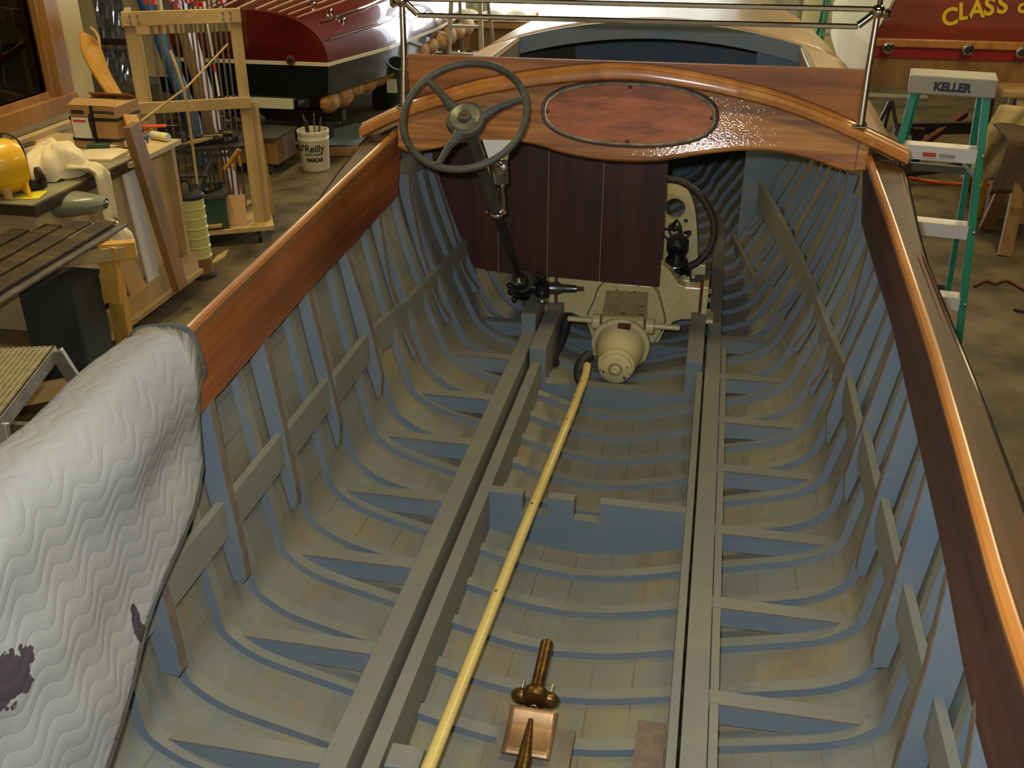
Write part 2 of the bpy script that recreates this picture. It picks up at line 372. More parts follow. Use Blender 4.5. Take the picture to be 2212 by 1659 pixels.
# blocking between the frames, a running plank further forward
for k in range(-6,4):
    ya=1.50+.333*k+.0105;yb=ya+.312
    for sx in(-1,1):
        x0=hullx((ya+yb)/2,1.10)-.040
        MB().prism([Vector((sx*x0,ya,1.15)),Vector((sx*x0,ya,1.052)),Vector((sx*x0,yb,1.052)),Vector((sx*x0,yb,1.15))],(sx*.02,0,0)).build('frame_block','bilge_frame',boat)
for sx in(-1,1):
    pl=[];
    ysx=[2.87,3.2,3.6,4.0,4.4,4.8,5.2];row=[]
    for yy in ysx:
        x=min(riserx(yy),hullx(yy,1.1)-.03);zr=interp(yy,[2.87,3.3,4,5.2],[1.15,1.10,1.12,1.15]);row.append([Vector((sx*x,yy,zr)),Vector((sx*x,yy,zr-.11)),Vector((sx*(x+.02),yy,zr-.11)),Vector((sx*(x+.02),yy,zr))])
    MB().grid(row,True).build('seat_riser','bilge_frame',boat)
    row=[]
    for yy in (3.78,4.2,4.6,5.0):
        x=interp(yy,[3.78,4.3,5.0],[.628,.555,.43]);row.append([Vector((sx*x,yy,.855)),Vector((sx*x,yy,.755)),Vector((sx*(x+.02),yy,.755)),Vector((sx*(x+.02),yy,.855))])
    MB().grid(row,True).build('floor_riser','bilge_frame',boat)
# engine stringers
for sx in(-1,1):
    s=MB().mm((sx*.345,-1.1,.655),(sx*.402,5.4,.82)).build('stringer','bilge_frame',boat,bevel=.003)
    if sx<0: MB().mm((-.322,-1.1,.64),(-.285,3.45,.795)).build('stringer_strip','bilge_frame',boat,bevel=.002)
    else: MB().mm((.316,-1.1,.64),(.338,3.45,.812)).build('stringer_strip','bilge_frame',boat,bevel=.002)
MB().mm((.404,-1.1,.765),(.424,3.74,.8135)).build('ledger_strip','bilge_frame',boat)
for sx,x0,x1 in((-1,.27,.335),(1,.272,.335)):
    MB().mm((sx*x0,3.47,.66),(sx*x1,4.6,.845)).build('engine_bearer','bilge_frame',boat,bevel=.003)
MB().mm((-.405,3.66,.81),(-.345,3.9,.90)).build('bearer_block','bilge_frame',boat,bevel=.003)
# floor cleats
for yk in (-.62,-.28,.06,.40,.73,1.07,1.40,1.74,2.08,2.41,2.75,3.07,3.41,3.76):
    for sx in(-1,1):
        xo=hullx(yk+.02,.818,.012);xb=hullx(yk+.02,.757,.012)
        P=[(.402,.815),(xo,.815),((xo+xb)/2+.012,.785),(xb,.757),(.402,.752)]
        c=MB().prism([Vector((sx*x,yk,z)) for x,z in P],(0,.042,0)).build('floor_cleat','bilge_frame',boat)
        MB().bar((sx*.42,yk-.001,.8138),(sx*(xo-.01),yk-.001,.8138),.002,.0025).build('worn_edge','tan_edge',c)
# cross floors between the stringers
def crossfloor(y,x0,x1,zt,notches,name='cross_floor',th=.035):
    P=[(x0,zt)]
    for a,b,zn in notches: P+=[(a,zt),(a,zn),(b,zn),(b,zt)]
    P.append((x1,zt))
    for x in np.linspace(x1,x0,12): P.append((x,interp(abs(x),[p.x for p in section(y)[:20]],[p.z for p in section(y)[:20]])-.004))
    mb=MB()
    return MB().prism([Vector((x,y,z)) for x,z in P],(0,th,0)).build(name,'bilge_frame',boat)
crossfloor(2.52,-.285,.33,.795,[(-.18,-.10,.73),(-.02,.06,.725)])
crossfloor(3.46,-.27,.30,.70,[],th=.05);crossfloor(3.9,-.27,.27,.70,[])
crossfloor(.6,-.285,.33,.795,[])
MB().mm((-.275,1.435,.70),(-.20,1.50,.80)).build('limber_block','bilge_frame',boat,bevel=.003)
MB().mm((-.29,1.30,.68),(-.19,1.36,.79)).build('limber_block','bilge_frame',boat,bevel=.003)
# shaft pad and keelson
MB().prism([(-.11,-.3,.63),(.10,-.3,.63),(.10,1.74,.665),(-.08,1.74,.665)],(0,0,-.03)).build('shaft_pad','bilge_hull',boat)
MB().mm((.245,1.60,.66),(.312,1.78,.69)).build('patch_board','tan_edge',boat)
# coaming
yc=list(np.linspace(-1.2,3.37,40))
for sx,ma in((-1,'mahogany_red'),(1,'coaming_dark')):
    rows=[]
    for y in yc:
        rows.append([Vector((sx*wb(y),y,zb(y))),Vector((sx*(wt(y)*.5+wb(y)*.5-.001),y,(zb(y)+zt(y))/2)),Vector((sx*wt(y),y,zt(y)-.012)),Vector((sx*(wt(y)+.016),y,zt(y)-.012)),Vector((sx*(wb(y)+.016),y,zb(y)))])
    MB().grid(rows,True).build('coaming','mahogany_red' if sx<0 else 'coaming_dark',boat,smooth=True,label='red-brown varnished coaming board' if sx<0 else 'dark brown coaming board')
    rows=[]
    for y in yc:
        w0,z0=wt(y),zt(y);rows.append([Vector((sx*(w0+dx_),y,z0+dz_)) for dx_,dz_ in((-.004,-.012),(-.006,-.004),(-.002,.003),(.008,.006),(.014,.005),(.018,-.004),(.019,-.085))])
    MB().grid(rows,True).build('coaming_cap','trim_orange',boat,smooth=True)
    rows=[]
    for y in yc:
        a=wt(y)+.018;b=sw(y)+.006;z0=zt(y)-interp(y,[2.7,3.3],[.074,.012])
        rows.append([Vector((sx*a,y,z0)),Vector((sx*(a*.5+b*.5),y,z0-.003)),Vector((sx*b,y,z0-.012)),Vector((sx*b,y,z0-.045)),Vector((sx*(b-.02),y,z0-.045)),Vector((sx*a,y,z0-.02))])
    MB().grid(rows,True).build('covering_board','cover_board',boat,smooth=True,bevel=0)
    MB().tube([(sx*(sw(y)+.010),y,zt(y)-.018-interp(y,[2.7,3.3],[.074,.012])) for y in yc],.006,8).build('rub_rail','chrome',boat,smooth=True,label='thin chrome rub rail')
# dash board
DB=[(-.79,1.640),(-.752,1.624),(-.673,1.639),(-.539,1.671),(-.408,1.681),(-.343,1.679),(-.278,1.668),(-.198,1.648),(-.102,1.635),(.001,1.631),(.118,1.638),(.239,1.662),(.358,1.683),(.447,1.69),(.537,1.684),(.627,1.666),(.734,1.635),(.79,1.640)]
AR=[(-.90,1.689),(-.764,1.754),(-.634,1.80),(-.499,1.842),(-.379,1.868),(-.249,1.890),(-.08,1.910),(.003,1.913),(.08,1.910),(.249,1.890),(.379,1.867),(.499,1.84),(.634,1.797),(.764,1.746),(.90,1.689)]
def db(x): return interp(x,[p[0] for p in DB],[p[1] for p in DB])
_A=catmull([(x,0,z) for x,z in AR],5)
def ar(x): return interp(x,[p.x for p in _A],[p.z for p in _A])
_B=catmull([(x,0,z) for x,z in DB],5)
def db(x): return interp(x,[p.x for p in _B],[p.z for p in _B])
xs=np.linspace(-.79,.79,90);rows=[]
YD=3.34
def DD(x,z,dy=0):
    yy=3.345-(1.91-z)*.255;k=yy/3.36;return Vector((.295+(x-.295)*k,yy+dy,2.5-(2.5-z)*k))
for x in xs:
    zl,zh=db(x),ar(x)+.01
    if abs(x)>.755: zh=min(zh,1.735)
    rows.append([DD(x,zl),DD(x,zh),DD(x,zh,.022),DD(x,zl,.022)])
dash=MB().grid(rows,True).build('dash_board','mahogany_dash',boat)
MB().tube([DD(x,db(x),.006) for x in xs],.009,8).build('lower_lip','mahogany_dash',dash,smooth=True)
for sx in(-1,1): MB().bar(DD(sx*.757,1.632,-.001),DD(sx*.757,1.745,-.001),.004,.004,(1,0,0)).build('seam','mahogany_dark',dash)
ov=[]
for i in range(64):
    a=2*math.pi*i/64;e=2/2.35;c,s=math.cos(a),math.sin(a);ov.append(DD(.014+.281*math.copysign(abs(c)**e,c),1.782+.099*math.copysign(abs(s)**e,s),-.003))
MB().tube(ov,.0055,8,closed=True).build('oval_bead','hub_brass',dash,smooth=True)
oc_=sum(ov,Vector())/64;MB().tube([oc_+Vector(((p.x-oc_.x)*1.035,(p.y-oc_.y)*1.06+.002,(p.z-oc_.z)*1.06)) for p in ov],.005,8,closed=True).build('oval_groove','mahogany_dark',dash,smooth=True)
MB().prism([p+Vector((0,.002,0)) for p in ov],(0,.01,0)).build('oval_panel','mahogany_oval',dash,label='reddish oval veneer panel')
for a in(0,90,180,270):
    c=DD(.014+.272*math.cos(math.radians(a)),1.782+.09*math.sin(math.radians(a)),-.003)
    MB().ball(c,.007,10,6,(1,.4,1)).build('clip','mahogany_dark',dash,smooth=True)
# crown moulding
rows=[]
prof=[(3.338,-.012),(3.30,-.012),(3.288,-.004),(3.286,.012),(3.293,.024),(3.308,.028),(3.310,.024),(3.313,.030),(3.325,.036),(3.345,.036),(3.345,-.012)]
for x in np.linspace(-.897,.897,80):
    rows.append([Vector((x,yy-(abs(x)/.9)**3*.02,ar(x)+dz_)) for yy,dz_ in prof])
MB().grid(rows,True).build('crown_moulding','trim_orange',boat,smooth=True)
for x in(-.897,.897): MB().prism([Vector((x,yy-.02,ar(x)+dz_)) for yy,dz_ in prof],(math.copysign(.003,x),0,0)).build('moulding_end','trim_orange',boat)
for dx_,dz_ in((3.311,.0235),(3.3375,.037)): MB().tube([(x,dx_-(abs(x)/.9)**3*.02,ar(x)+dz_) for x in np.linspace(-.88,.88,60)],.0022,6).build('moulding_groove','mahogany_dark',boat,smooth=True)
# deck
def crown(x,y):
    e=shz(y)+.004;s=sw(y);h=interp(y,[3.3,4.85,8.2],[.235,.14,.02]);return e+h*(1-(abs(x)/s)**2)*1.0
def deckgrid(x0f,x1f,y0,y1,name,ny=16,nx=12,ma='deck_tan',th=.018,lab=None):
    rows=[]
    for y in np.linspace(y0,y1,ny):
        a,b=x0f(y),x1f(y);rows.append([Vector((a+(b-a)*i/(nx-1),y,crown(a+(b-a)*i/(nx-1),y))) for i in range(nx)])
    o=MB().grid(rows).build(name,ma,boat,smooth='all',label=lab);q=o.modifiers.new('s','SOLIDIFY');q.thickness=th;q.offset=-1;return o
deckgrid(lambda y:-sw(y)-.004,lambda y:sw(y)+.004,3.335,3.52,'dash_deck',4,30)
opw=lambda y: interp(y,[3.5,4.85],[.665,.645])
for sx in(-1,1):
    deckgrid(lambda y:sx*opw(y),lambda y:sx*(sw(y)+.004),3.5,4.9,'side_deck',14,6,lab='bare tan side deck')
deckgrid(lambda y:-sw(y)-.004,lambda y:sw(y)+.004,4.9,8.18,'fore_deck',24,24)
rows=[]
for x in np.linspace(-.65,.65,40):
    t_=crown(x,4.88)+.002;rows.append([Vector((x,4.86,t_)),Vector((x,4.90,t_)),Vector((x,4.90,t_-.075)),Vector((x,4.86,t_-.075))])
MB().grid(rows,True).build('deck_beam','bilge_frame',boat)
for sx in(-1,1):
    rows=[[Vector((sx*opw(y),y,crown(opw(y),y)+.004)),Vector((sx*(opw(y)+.02),y,crown(opw(y),y)-.004)),Vector((sx*(opw(y)+.02),y,crown(opw(y),y)-.10)),Vector((sx*opw(y),y,crown(opw(y),y)-.10))] for y in np.linspace(3.5,4.87,10)]
    MB().grid(rows,True).build('carline','bilge_frame',boat)
# forward bulkhead deep inside
P=[(-x,z) for x,z in [(0.,1.0)]]
s=[p for p in section(6.3) ];MB().prism([p for p in full(s,6.3)],(0,.02,0)).build('forward_bulkhead','bilge_frame',boat)
MB().mm((.46,4.95,.7),(.74,4.98,1.75)).build('half_bulkhead','bilge_frame',boat)
# windshield base board
rows=[]
for x in np.linspace(-.738,.742,60):
    zl=ar(x)+.026;zh=max(1.951,zl+.003);rows.append([Vector((x,3.348,zl)),Vector((x,3.348,zh)),Vector((x,3.368,zh)),Vector((x,3.368,zl-.02))])
MB().grid(rows,True).build('windshield_board','mahogany_board',boat,label='tall mahogany board behind the crown moulding')
# bulkhead of dark tongue and groove boards (hangs below the dash, left side)
YP=3.90
bk=thing('bulkhead_panel','dark mahogany partition of four vertical boards hanging below the dash','panel',(-.25,YP,.97))
e=[-.82,-.55,-.34,-.118,.134]
def pz(x): return interp(x,[-.675,.134],[.985,.965])
L0=ay(930,375,YP);L1=ay(1015,577,YP);R1=ay(1428,620,YP)
for i in range(4):
    a,b=e[i]+.0012,e[i+1]-.0012
    if i==0: poly=[Vector((L0.x,YP,1.55)),Vector((L0.x,YP,L0.z)),Vector((L1.x,YP,L1.z)),Vector((b,YP,pz(b))),Vector((b,YP,1.80)),Vector((L0.x,YP,1.70))]
    else: poly=[Vector((a,YP,1.80)),Vector((a,YP,pz(a))),Vector((b,YP,pz(b))),Vector((b,YP,1.80))]
    MB().prism(poly,(0,.016,0)).build('board','mahogany_dark',bk)
for x in e[1:4]: MB().mm((x-.0012,YP-.0008,pz(x)),(x+.0012,YP+.01,1.79)).build('seam_line','cream_dull',bk)
# ================================================================ WINDSHIELD
ws=thing('windshield','chrome framed folding windshield standing on the dash deck','windshield',(0,3.36,1.82))
YW=3.36
top=2.125;bot=2.076
for sx in(-1,1):
    MB().tube([(sx*.745,3.30,ar(.745)+.035),(sx*.748,YW-.02,1.95),(sx*.752,YW,2.11)],[.013,.011,.010],10).build('post','chrome',ws,smooth=True)
    MB().box((sx*.742,3.315,ar(.742)+.034),(.05,.07,.01)).build('post_foot','chrome',ws,bevel=.003)
    MB().ball((sx*.752,YW,2.12),.022,14,8).build('pivot','chrome',ws,smooth=True)
    MB().lathe([(.012,0),(.016,.006),(.010,.014),(.018,.03),(.012,.04)],(sx*.752,YW,2.115),(sx,-.2,0),16).build('clamp_knob','chrome',ws,smooth=True)
    MB().tube([(sx*.745,YW,2.118),(sx*.725,YW,2.10),(sx*.70,YW,bot+.003)],.011,10).build('frame_corner','chrome',ws,smooth=True)
MB().mm((-.75,YW-.008,top-.006),(.75,YW+.008,top+.010)).build('frame_rail','chrome',ws,bevel=.004)
MB().mm((-.70,YW-.008,bot-.008),(.70,YW+.008,bot+.008)).build('frame_rail','chrome',ws,bevel=.004)
MB().prism([(-.745,YW,2.118),(-.70,YW,bot),(.70,YW,bot),(.745,YW,2.118)],(0,.005,0)).build('lower_glass','clear_glass',ws)
MB().prism([(-.75,YW,2.13),(.75,YW,2.13),(.75,YW+.06,2.42),(-.75,YW+.06,2.42)],(0,.005,0)).build('upper_glass','clear_glass',ws)
MB().mm((-.76,YW+.055,2.415),(.76,YW+.072,2.43)).build('frame_rail','chrome',ws,bevel=.004)
for sx in(-1,1): MB().tube([(sx*.755,YW,2.12),(sx*.755,YW+.062,2.425)],.008,8).build('side_rail','chrome',ws,smooth=True)
# ================================================================ STEERING WHEEL
Hc=ay(1006,257,3.05);low=Vector((-.44,3.80,.99))
axd=(low-Hc).normalized();u=Vector((1,0,.06));u=(u-axd*u.dot(axd)).normalized();v=axd.cross(u) # v points up-ish
if v.z<0: v=-v
swh=thing('helm','large dark grey three-spoke steering wheel on a black column','steering wheel',tuple(low))
Rw=.196
rim=[Hc+(u*math.cos(a)+v*math.sin(a))*Rw-axd*.02 for a in np.linspace(0,2*math.pi,72,endpoint=False)]
MB().tube(rim,.0115,14,closed=True).build('rim','wheel_grey',swh,smooth=True)
for px in((925,175),(1135,212),(947,355)):
    # end of the spoke on the rim
    r=Vector(_ray(*px).tolist());C0=Vector(CC.tolist());t=(Hc-axd*.02-C0).dot(axd)/r.dot(axd);q=C0+r*t;dd=(q-(Hc-axd*.02)).normalized();q=Hc-axd*.02+dd*Rw
    p0=Hc+dd*.050+axd*.012
    MB().tube([p0,Hc+axd*.002+dd*.075,Hc-axd*.014+dd*.12,q-dd*.012,q],[.024,.017,.012,.010,.016],12).build('spoke','wheel_grey',swh,smooth=True)
MB().lathe([(.022,.06),(.036,.055),(.058,.025),(.064,.006),(.060,-.006),(.048,-.010),(.02,-.008)],Hc,axd,32).build('hub','wheel_grey',swh,smooth=True)
MB().lathe([(.049,-.009),(.047,-.015),(.040,-.013),(.026,-.010),(.022,-.009)],Hc,axd,28).build('hub_ring','hub_brass',swh,smooth=True)
MB().lathe([(.021,-.008),(.021,-.024),(.016,-.026)],Hc,axd,6).build('hub_nut','wheel_grey',swh)
MB().lathe([(.007,-.026),(.007,-.030)],Hc,axd,12).build('shaft_tip','rust',swh)
Lc=(low-Hc).length
MB().tube([Hc+axd*.04,Hc+axd*(Lc*.5)],.020,16).build('column_jacket','wheel_grey',swh,smooth=True)
MB().tube([Hc+axd*.06+Vector((.02,0,0.004)),Hc+axd*(Lc*.48)+Vector((.02,0,.004))],.0045,8).build('control_rod','chrome',swh,smooth=True)
MB().tube([Hc+axd*(Lc*.5),low],.0165,16).build('column_tube','black_iron',swh,smooth=True,label='glossy black lower column tube')
MB().tube([Hc+axd*(Lc*.5)+Vector((.012,-.008,.004)),low+Vector((.012,-.008,.004))],.003,8).build('control_rod','chrome',swh,smooth=True)
mid=Hc+axd*(Lc*.5)
MB().lathe([(.022,-.012),(.028,-.008),(.028,.008),(.022,.012)],mid,axd,20).build('column_clamp','chrome',swh,smooth=True)
# chrome bracket to the dash
br=thing('column_bracket','chrome column bracket and ignition plate hanging under the dash','bracket',tuple(ay(1078,305,3.33)))
def W(u_,v_,y=3.335): return ay(u_,v_,y)
yb_=3.27
MB().prism([W(1042,302,yb_),W(1106,303,yb_),W(1096,345,yb_),W(1056,345,yb_)],(0,.006,0)).build('backing_plate','plate_white',br)
MB().prism([W(1056,345,yb_-.01),W(1096,345,yb_-.01),W(1098,398,yb_-.01),W(1068,400,yb_-.01)],(0,.012,0)).build('bracket_body','chrome',br,bevel=.003)
c=W(1077,360,yb_-.012)
for r,h in((.026,.004),(.018,.010),(.010,.016)): MB().lathe([(r,0),(r,h),(r*.85,h+.002)],c,(0,-1,.25),24).build('bezel_ring','chrome',br,smooth=True)
for k in range(5): MB().bar(W(1070+k*6,378,yb_-.014),W(1072+k*5,396,yb_-.014),.003,.004).build('cast_rib','chrome',br)
MB().tube([W(1085,400,yb_-.005),(mid+Vector((.03,0,0)))],.008,10).build('bracket_arm','chrome',br,smooth=True)
MB().ball(mid+Vector((.033,-.01,0)),.009,10,8).build('bolt_head','chrome',br,smooth=True)
MB().ball(mid+Vector((-.033,-.01,-.002)),.006,10,8).build('bolt_head','chrome',br,smooth=True)
# steering gear box
gb=thing('steering_gear','black cast steering gear box with short steel shaft beside the engine','gear box',(-.42,3.85,.9))
c=low
MB().lathe([(.028,-.03),(.032,-.02),(.032,-.01),(.026,0)],c,axd,20).build('chrome_collar','chrome',gb,smooth=True)
MB().lathe([(.026,0),(.038,.02),(.046,.05),(.046,.09),(.034,.115),(.02,.12)],c,axd,20).build('gear_case','black_iron',gb,smooth=True)
g0=c+axd*.07
MB().lathe([(.034,-.03),(.038,0),(.03,.02),(.026,.05),(.03,.06),(.036,.065),(.036,.09),(.028,.10)],g0+Vector((.01,.01,0)),(1,.1,0),20).build('sector_housing','black_iron',gb,smooth=True)
MB().lathe([(.026,0),(.026,.045),(.018,.06),(.015,.12)],g0+Vector((.11,.02,0)),(1,.1,.01),20).build('output_shaft','steel',gb,smooth=True)
MB().lathe([(.010,0),(.010,.03)],g0+Vector((.23,.032,0.001)),(1,.1,.01),8).build('shaft_nut','rust',gb)
MB().lathe([(.022,0),(.03,.015),(.03,.05),(.022,.06)],g0+Vector((.09,-.01,.03)),(.1,-.5,-1),16).build('pitman_boss','black_iron',gb,smooth=True)
MB().lathe([(.024,0),(.024,.010),(.014,.014)],g0+Vector((.095,-.04,-.035)),(.1,-.5,-1),16).build('end_cap','steel',gb,smooth=True)
for dx_,dz_ in((-.045,-.02),(-.05,.01),(-.03,-.05)): MB().ball(g0+Vector((dx_,-.01,dz_)),.014,10,8).build('lug','black_iron',gb,smooth=True)
MB().box(g0+Vector((.075,.01,.055)),(.03,.04,.03)).build('clamp_lug','black_iron',gb,bevel=.005)
MB().lathe([(.048,0),(.050,.004),(.04,.006)],c+Vector((.01,.02,-.01)),axd,20).build('base_flange','wheel_grey',gb,smooth=True)
# ================================================================ ENGINE
en=thing('marine_engine','cream painted marine engine and gearbox sitting on the boat stringers','engine',(0,4.0,.70))
YE=3.95
half=[(.305,.80),(.305,.95),(.22,.955),(.15,.97),(.06,.985)]
P=[(-.305,.795),(-.235,.795),(-.20,.78),(-.165,.745),(-.15,.70),(-.13,.67),(.13,.67),(.15,.70),(.165,.745),(.20,.79),(.235,.805),(.305,.81),(.305,.955),(.24,.955),(.21,.965),(.17,1.02),(.12,1.05),(-.12,1.05),(-.16,.975),(-.305,.96)]
MB().prism([Vector((x,YE,z)) for x,z in P],(0,.07,0)).build('bell_housing','cream_paint',en,bevel=.006)
P2=[(-.165,.80),(-.14,.86),(-.125,.92),(-.10,.955),(.10,.955),(.125,.93),(.145,.87),(.165,.80),(.15,.745),(.12,.69),(-.12,.69),(-.15,.745)]
MB().prism([Vector((x,YE-.022,z)) for x,z in P2],(0,.022,0)).build('cover_flange','cream_paint',en,bevel=.004)
MB().tube([Vector((x*1.02,YE-.001,.83+(z-.83)*1.02)) for x,z in P2],.002,6,closed=True).build('gasket_line','engine_chip',en)
for x,z in((-.150,.80),(-.122,.895),(-.05,.945),(.045,.945),(.125,.90),(.152,.81),(-.225,.925),(.165,.895),(.215,.89)):
    MB().lathe([(.010,0),(.010,.010),(.006,.012)],(x,YE-(.022 if abs(x)<.16 else 0),z),(0,-1,0),6).build('bolt','cream_paint',en)
for sx in(-1,1):
    MB().mm((sx*.300,YE-.012,.79),(sx*.312,YE+.07,.965)).build('mount_flange','rust',en)
    MB().mm((sx*.312,YE-.015,.795),(sx*.335,YE+.07,.965)).build('mount_bracket','cream_paint',en,bevel=.003)
    MB().mm((sx*.312,YE-.05,.815),(sx*.365,YE+.06,.832)).build('mount_foot','cream_paint',en,bevel=.003)
    for z in(.85,.90,.94): MB().lathe([(.012,0),(.012,.014)],(sx*.335,YE+.01,z),(sx,0,0),6).build('mount_bolt','cream_dull',en)
# gearbox
a=(0,YE-.02);fy=3.77;fz=.757
MB().add([(-.085,YE-.02,.92),(.085,YE-.02,.925),(.085,fy,.86),(-.085,fy,.855),(-.105,YE-.02,.68),(.105,YE-.02,.68),(.105,fy,.68),(-.105,fy,.68)],[(0,1,2,3),(4,5,6,7),(0,1,5,4),(1,2,6,5),(2,3,7,6),(3,0,4,7)]).build('gear_case','cream_paint',en,bevel=.006)
tp=MB().add([(-.088,YE-.025,.924),(.088,YE-.025,.929),(.090,fy+.02,.868),(-.090,fy+.02,.863)],[(0,1,2,3)]);o=tp.build('inspection_cover','cream_dull',en,label='dirty tan inspection cover');q=o.modifiers.new('s','SOLIDIFY');q.thickness=.008;q.offset=1
for x,y in((-.078,YE-.05),(.078,YE-.06),(-.08,fy+.03),(-.03,fy+.03),(.03,fy+.03),(.08,fy+.03)):
    z=.93-(YE-.025-y)*.395;MB().lathe([(.006,0),(.006,.008)],(x,y,z),(0,-.3,1),6).build('cover_bolt','cream_dull',en)
D=Vector((0,-.2,-.022))
for x0,x1,z in((-.215,-.105,.853),(.105,.205,.850)):
    sx=1 if x0>0 else -1
    MB().lathe([(.034,0),(.034,.03),(.028,.034)],(sx*.095,3.80,z-.02),(sx,0,0),20).build('shaft_boss','cream_paint',en,smooth=True)
    MB().lathe([(.0115,0),(.0115,.115),(.009,.118)],(sx*.115,3.80,z-.018),(sx,0,0),14).build('shift_shaft','cream_paint',en,smooth=True)
c=Vector((-.003,fy,fz))
MB().lathe([(.120,0),(.120,.018),(.112,.022),(.102,.024)],c,D,40).build('clutch_flange','cream_paint',en,smooth=True)
MB().lathe([(.104,.02),(.100,.06),(.090,.11),(.078,.15),(.072,.165)],c,D,40).build('clutch_housing','cream_paint',en,smooth=True)
MB().lathe([(.074,.16),(.074,.178),(.070,.18)],c,D,40).build('bearing_cap','cream_paint',en,smooth=True)
c2=c+D.normalized()*.195
MB().lathe([(.03,-.02),(.066,-.004),(.066,.010),(.063,.012)],c2,D,40).build('coupling','cream_paint',en,smooth=True)
c3=c2+D.normalized()*.012
MB().lathe([(.029,0),(.029,.003),(.024,.003),(.024,-.002)],c3,D,28).build('seal_ring','cream_dull',en,smooth=True)
MB().lathe([(.020,0),(.020,.006),(.008,.008),(.003,.004)],c3,D,28).build('shaft_nut','cream_paint',en,smooth=True)
for k in range(8):
    a_=2*math.pi*(k+.5)/8;p=c+Vector((math.cos(a_)*.111,0,math.sin(a_)*.111))+D.normalized()*.02
    MB().lathe([(.008,0),(.008,.008)],p,D,6).build('flange_bolt','cream_paint',en)
for k in range(6):
    a_=2*math.pi*(k+.3)/6;p=c2+Vector((math.cos(a_)*.050,0,math.sin(a_)*.050))+D.normalized()*.011
    MB().lathe([(.005,0),(.005,.004)],p,D,8).build('coupling_hole','engine_chip' if k%2 else 'cream_dull',en)
R=basis((1,0,0),(0,.33,1))
MB().box(c+D.normalized()*.05+Vector((.014,.0,.1035)),(.052,.034,.004),basis((1,0,0),(0,-.93,-.33))).build('data_plate','rust',en)
rng=random.Random(3)
for k in range(26):
    x=rng.uniform(-.085,.085);y=rng.choice([fy+.022,fy+.025,YE-.03,rng.uniform(fy,YE)]);z=.928-(YE-.025-y)*.395+.004
    MB().ball((x,y,z),rng.uniform(.0015,.004),6,4,(1.6,1,.5)).build('paint_chip','engine_chip',en) if k<16 else None
for k in range(10):
    a_=rng.uniform(0,6.28);p=c2+Vector((math.cos(a_)*.060,0,math.sin(a_)*.060))+D.normalized()*.012;MB().ball(p,.003,6,4,(1.3,.5,.8)).build('paint_chip','engine_chip',en)
# block and accessories forward of the bell housing
MB().mm((-.16,4.02,.68),(.10,4.85,1.10)).build('engine_block','cream_paint',en,bevel=.01)
MB().mm((-.13,4.06,1.10),(.08,4.82,1.22)).build('cylinder_head','cream_paint',en,bevel=.01)
# side plate with a round hole (right of the partition)
YPl=4.40
def pl(u_,v_): return ay(u_,v_,YPl)
out=catmull([pl(1430,600),pl(1430,402),pl(1455,396),pl(1480,405),pl(1499,440),pl(1506,500),pl(1507,585),pl(1500,600)],4)
cen=pl(1458,449);hole=[cen+Vector((math.cos(t)*.048,0,math.sin(t)*.048)) for t in np.linspace(0,2*math.pi,24,endpoint=False)]
bm=bmesh.new();ov_=[bm.verts.new(p) for p in out];hv=[bm.verts.new(p) for p in hole]
es=[bm.edges.new((ov_[i],ov_[(i+1)%len(ov_)])) for i in range(len(ov_))]+[bm.edges.new((hv[i],hv[(i+1)%len(hv)])) for i in range(len(hv))]
bmesh.ops.triangle_fill(bm,use_beauty=True,use_dissolve=False,edges=es,normal=(0,-1,0))
me=bpy.data.meshes.new('side_plate');bm.to_mesh(me);bm.free();me.materials.append(M['cream_paint'])
o=bpy.data.objects.new('side_plate',me);COL.objects.link(o);o.parent=en;o.matrix_parent_inverse=Matrix.Translation(-en.location)
q=o.modifiers.new('s','SOLIDIFY');q.thickness=.03;q.offset=0
MB().lathe([(.010,0),(.010,.006)],pl(1482,474)+Vector((0,-.016,0)),(0,-1,0),12).build('plate_bolt','steel',en)
MB().lathe([(.05,0),(.05,.05),(.04,.06),(.04,.10),(.048,.105),(.048,.15),(.03,.17)],ay(1460,582,4.25),(0,-.25,1),20).build('distributor','black_iron',en,smooth=True,label='glossy black distributor')
MB().lathe([(.036,0),(.038,.006),(.034,.012)],ay(1458,572,4.18),(0,-.3,1),20).build('clip_band','steel',en,smooth=True)
for k in range(6):
    b0=ay(1462,530,4.26)+Vector((math.cos(k)*.02,math.sin(k)*.02,0));MB().tube(catmull([b0,b0+Vector((-.01-.012*k*(-1)**k,0,.07)),b0+Vector((-.03+.01*k,.05,.10-.01*k)),b0+Vector((-.06+.02*k,.1,.03))],5),.005,8).build('spark_lead','black_rubber',en,smooth=True)
MB().tube(catmull([ay(1436,386,4.3),ay(1475,394,4.3),ay(1515,425,4.28),ay(1541,478,4.26),ay(1537,528,4.24),ay(1512,562,4.22),ay(1486,577,4.2)],8),.016,12).build('water_hose','hose_brown',en,smooth=True,label='brown rubber hose in a wide arc')
MB().tube([ay(1486,577,4.2),ay(1488,615,4.2)],.012,10).build('drain_pipe','black_iron',en,smooth=True)
MB().box(ay(1510,578,4.3),(.06,.06,.05)).build('front_mount','cream_paint',en,bevel=.006)
MB().box(ay(1525,620,4.2)+Vector((0,.02,0)),(.03,.12,.06)).build('front_mount_rail','cream_dull',en,bevel=.004)
MB().box(ay(1478,612,4.08),(.05,.05,.05)).build('manifold_boss','cream_paint',en,bevel=.006)
MB().box(ay(1450,600,4.1),(.07,.06,.06)).build('pump_body','steel',en,bevel=.01)
MB().tube(catmull([(-.245,3.86,.80),(-.255,3.80,.74),(-.275,3.72,.70),(-.262,3.66,.69)],5),[.02]*16,12).build('rubber_elbow','black_rubber',en,smooth=True)
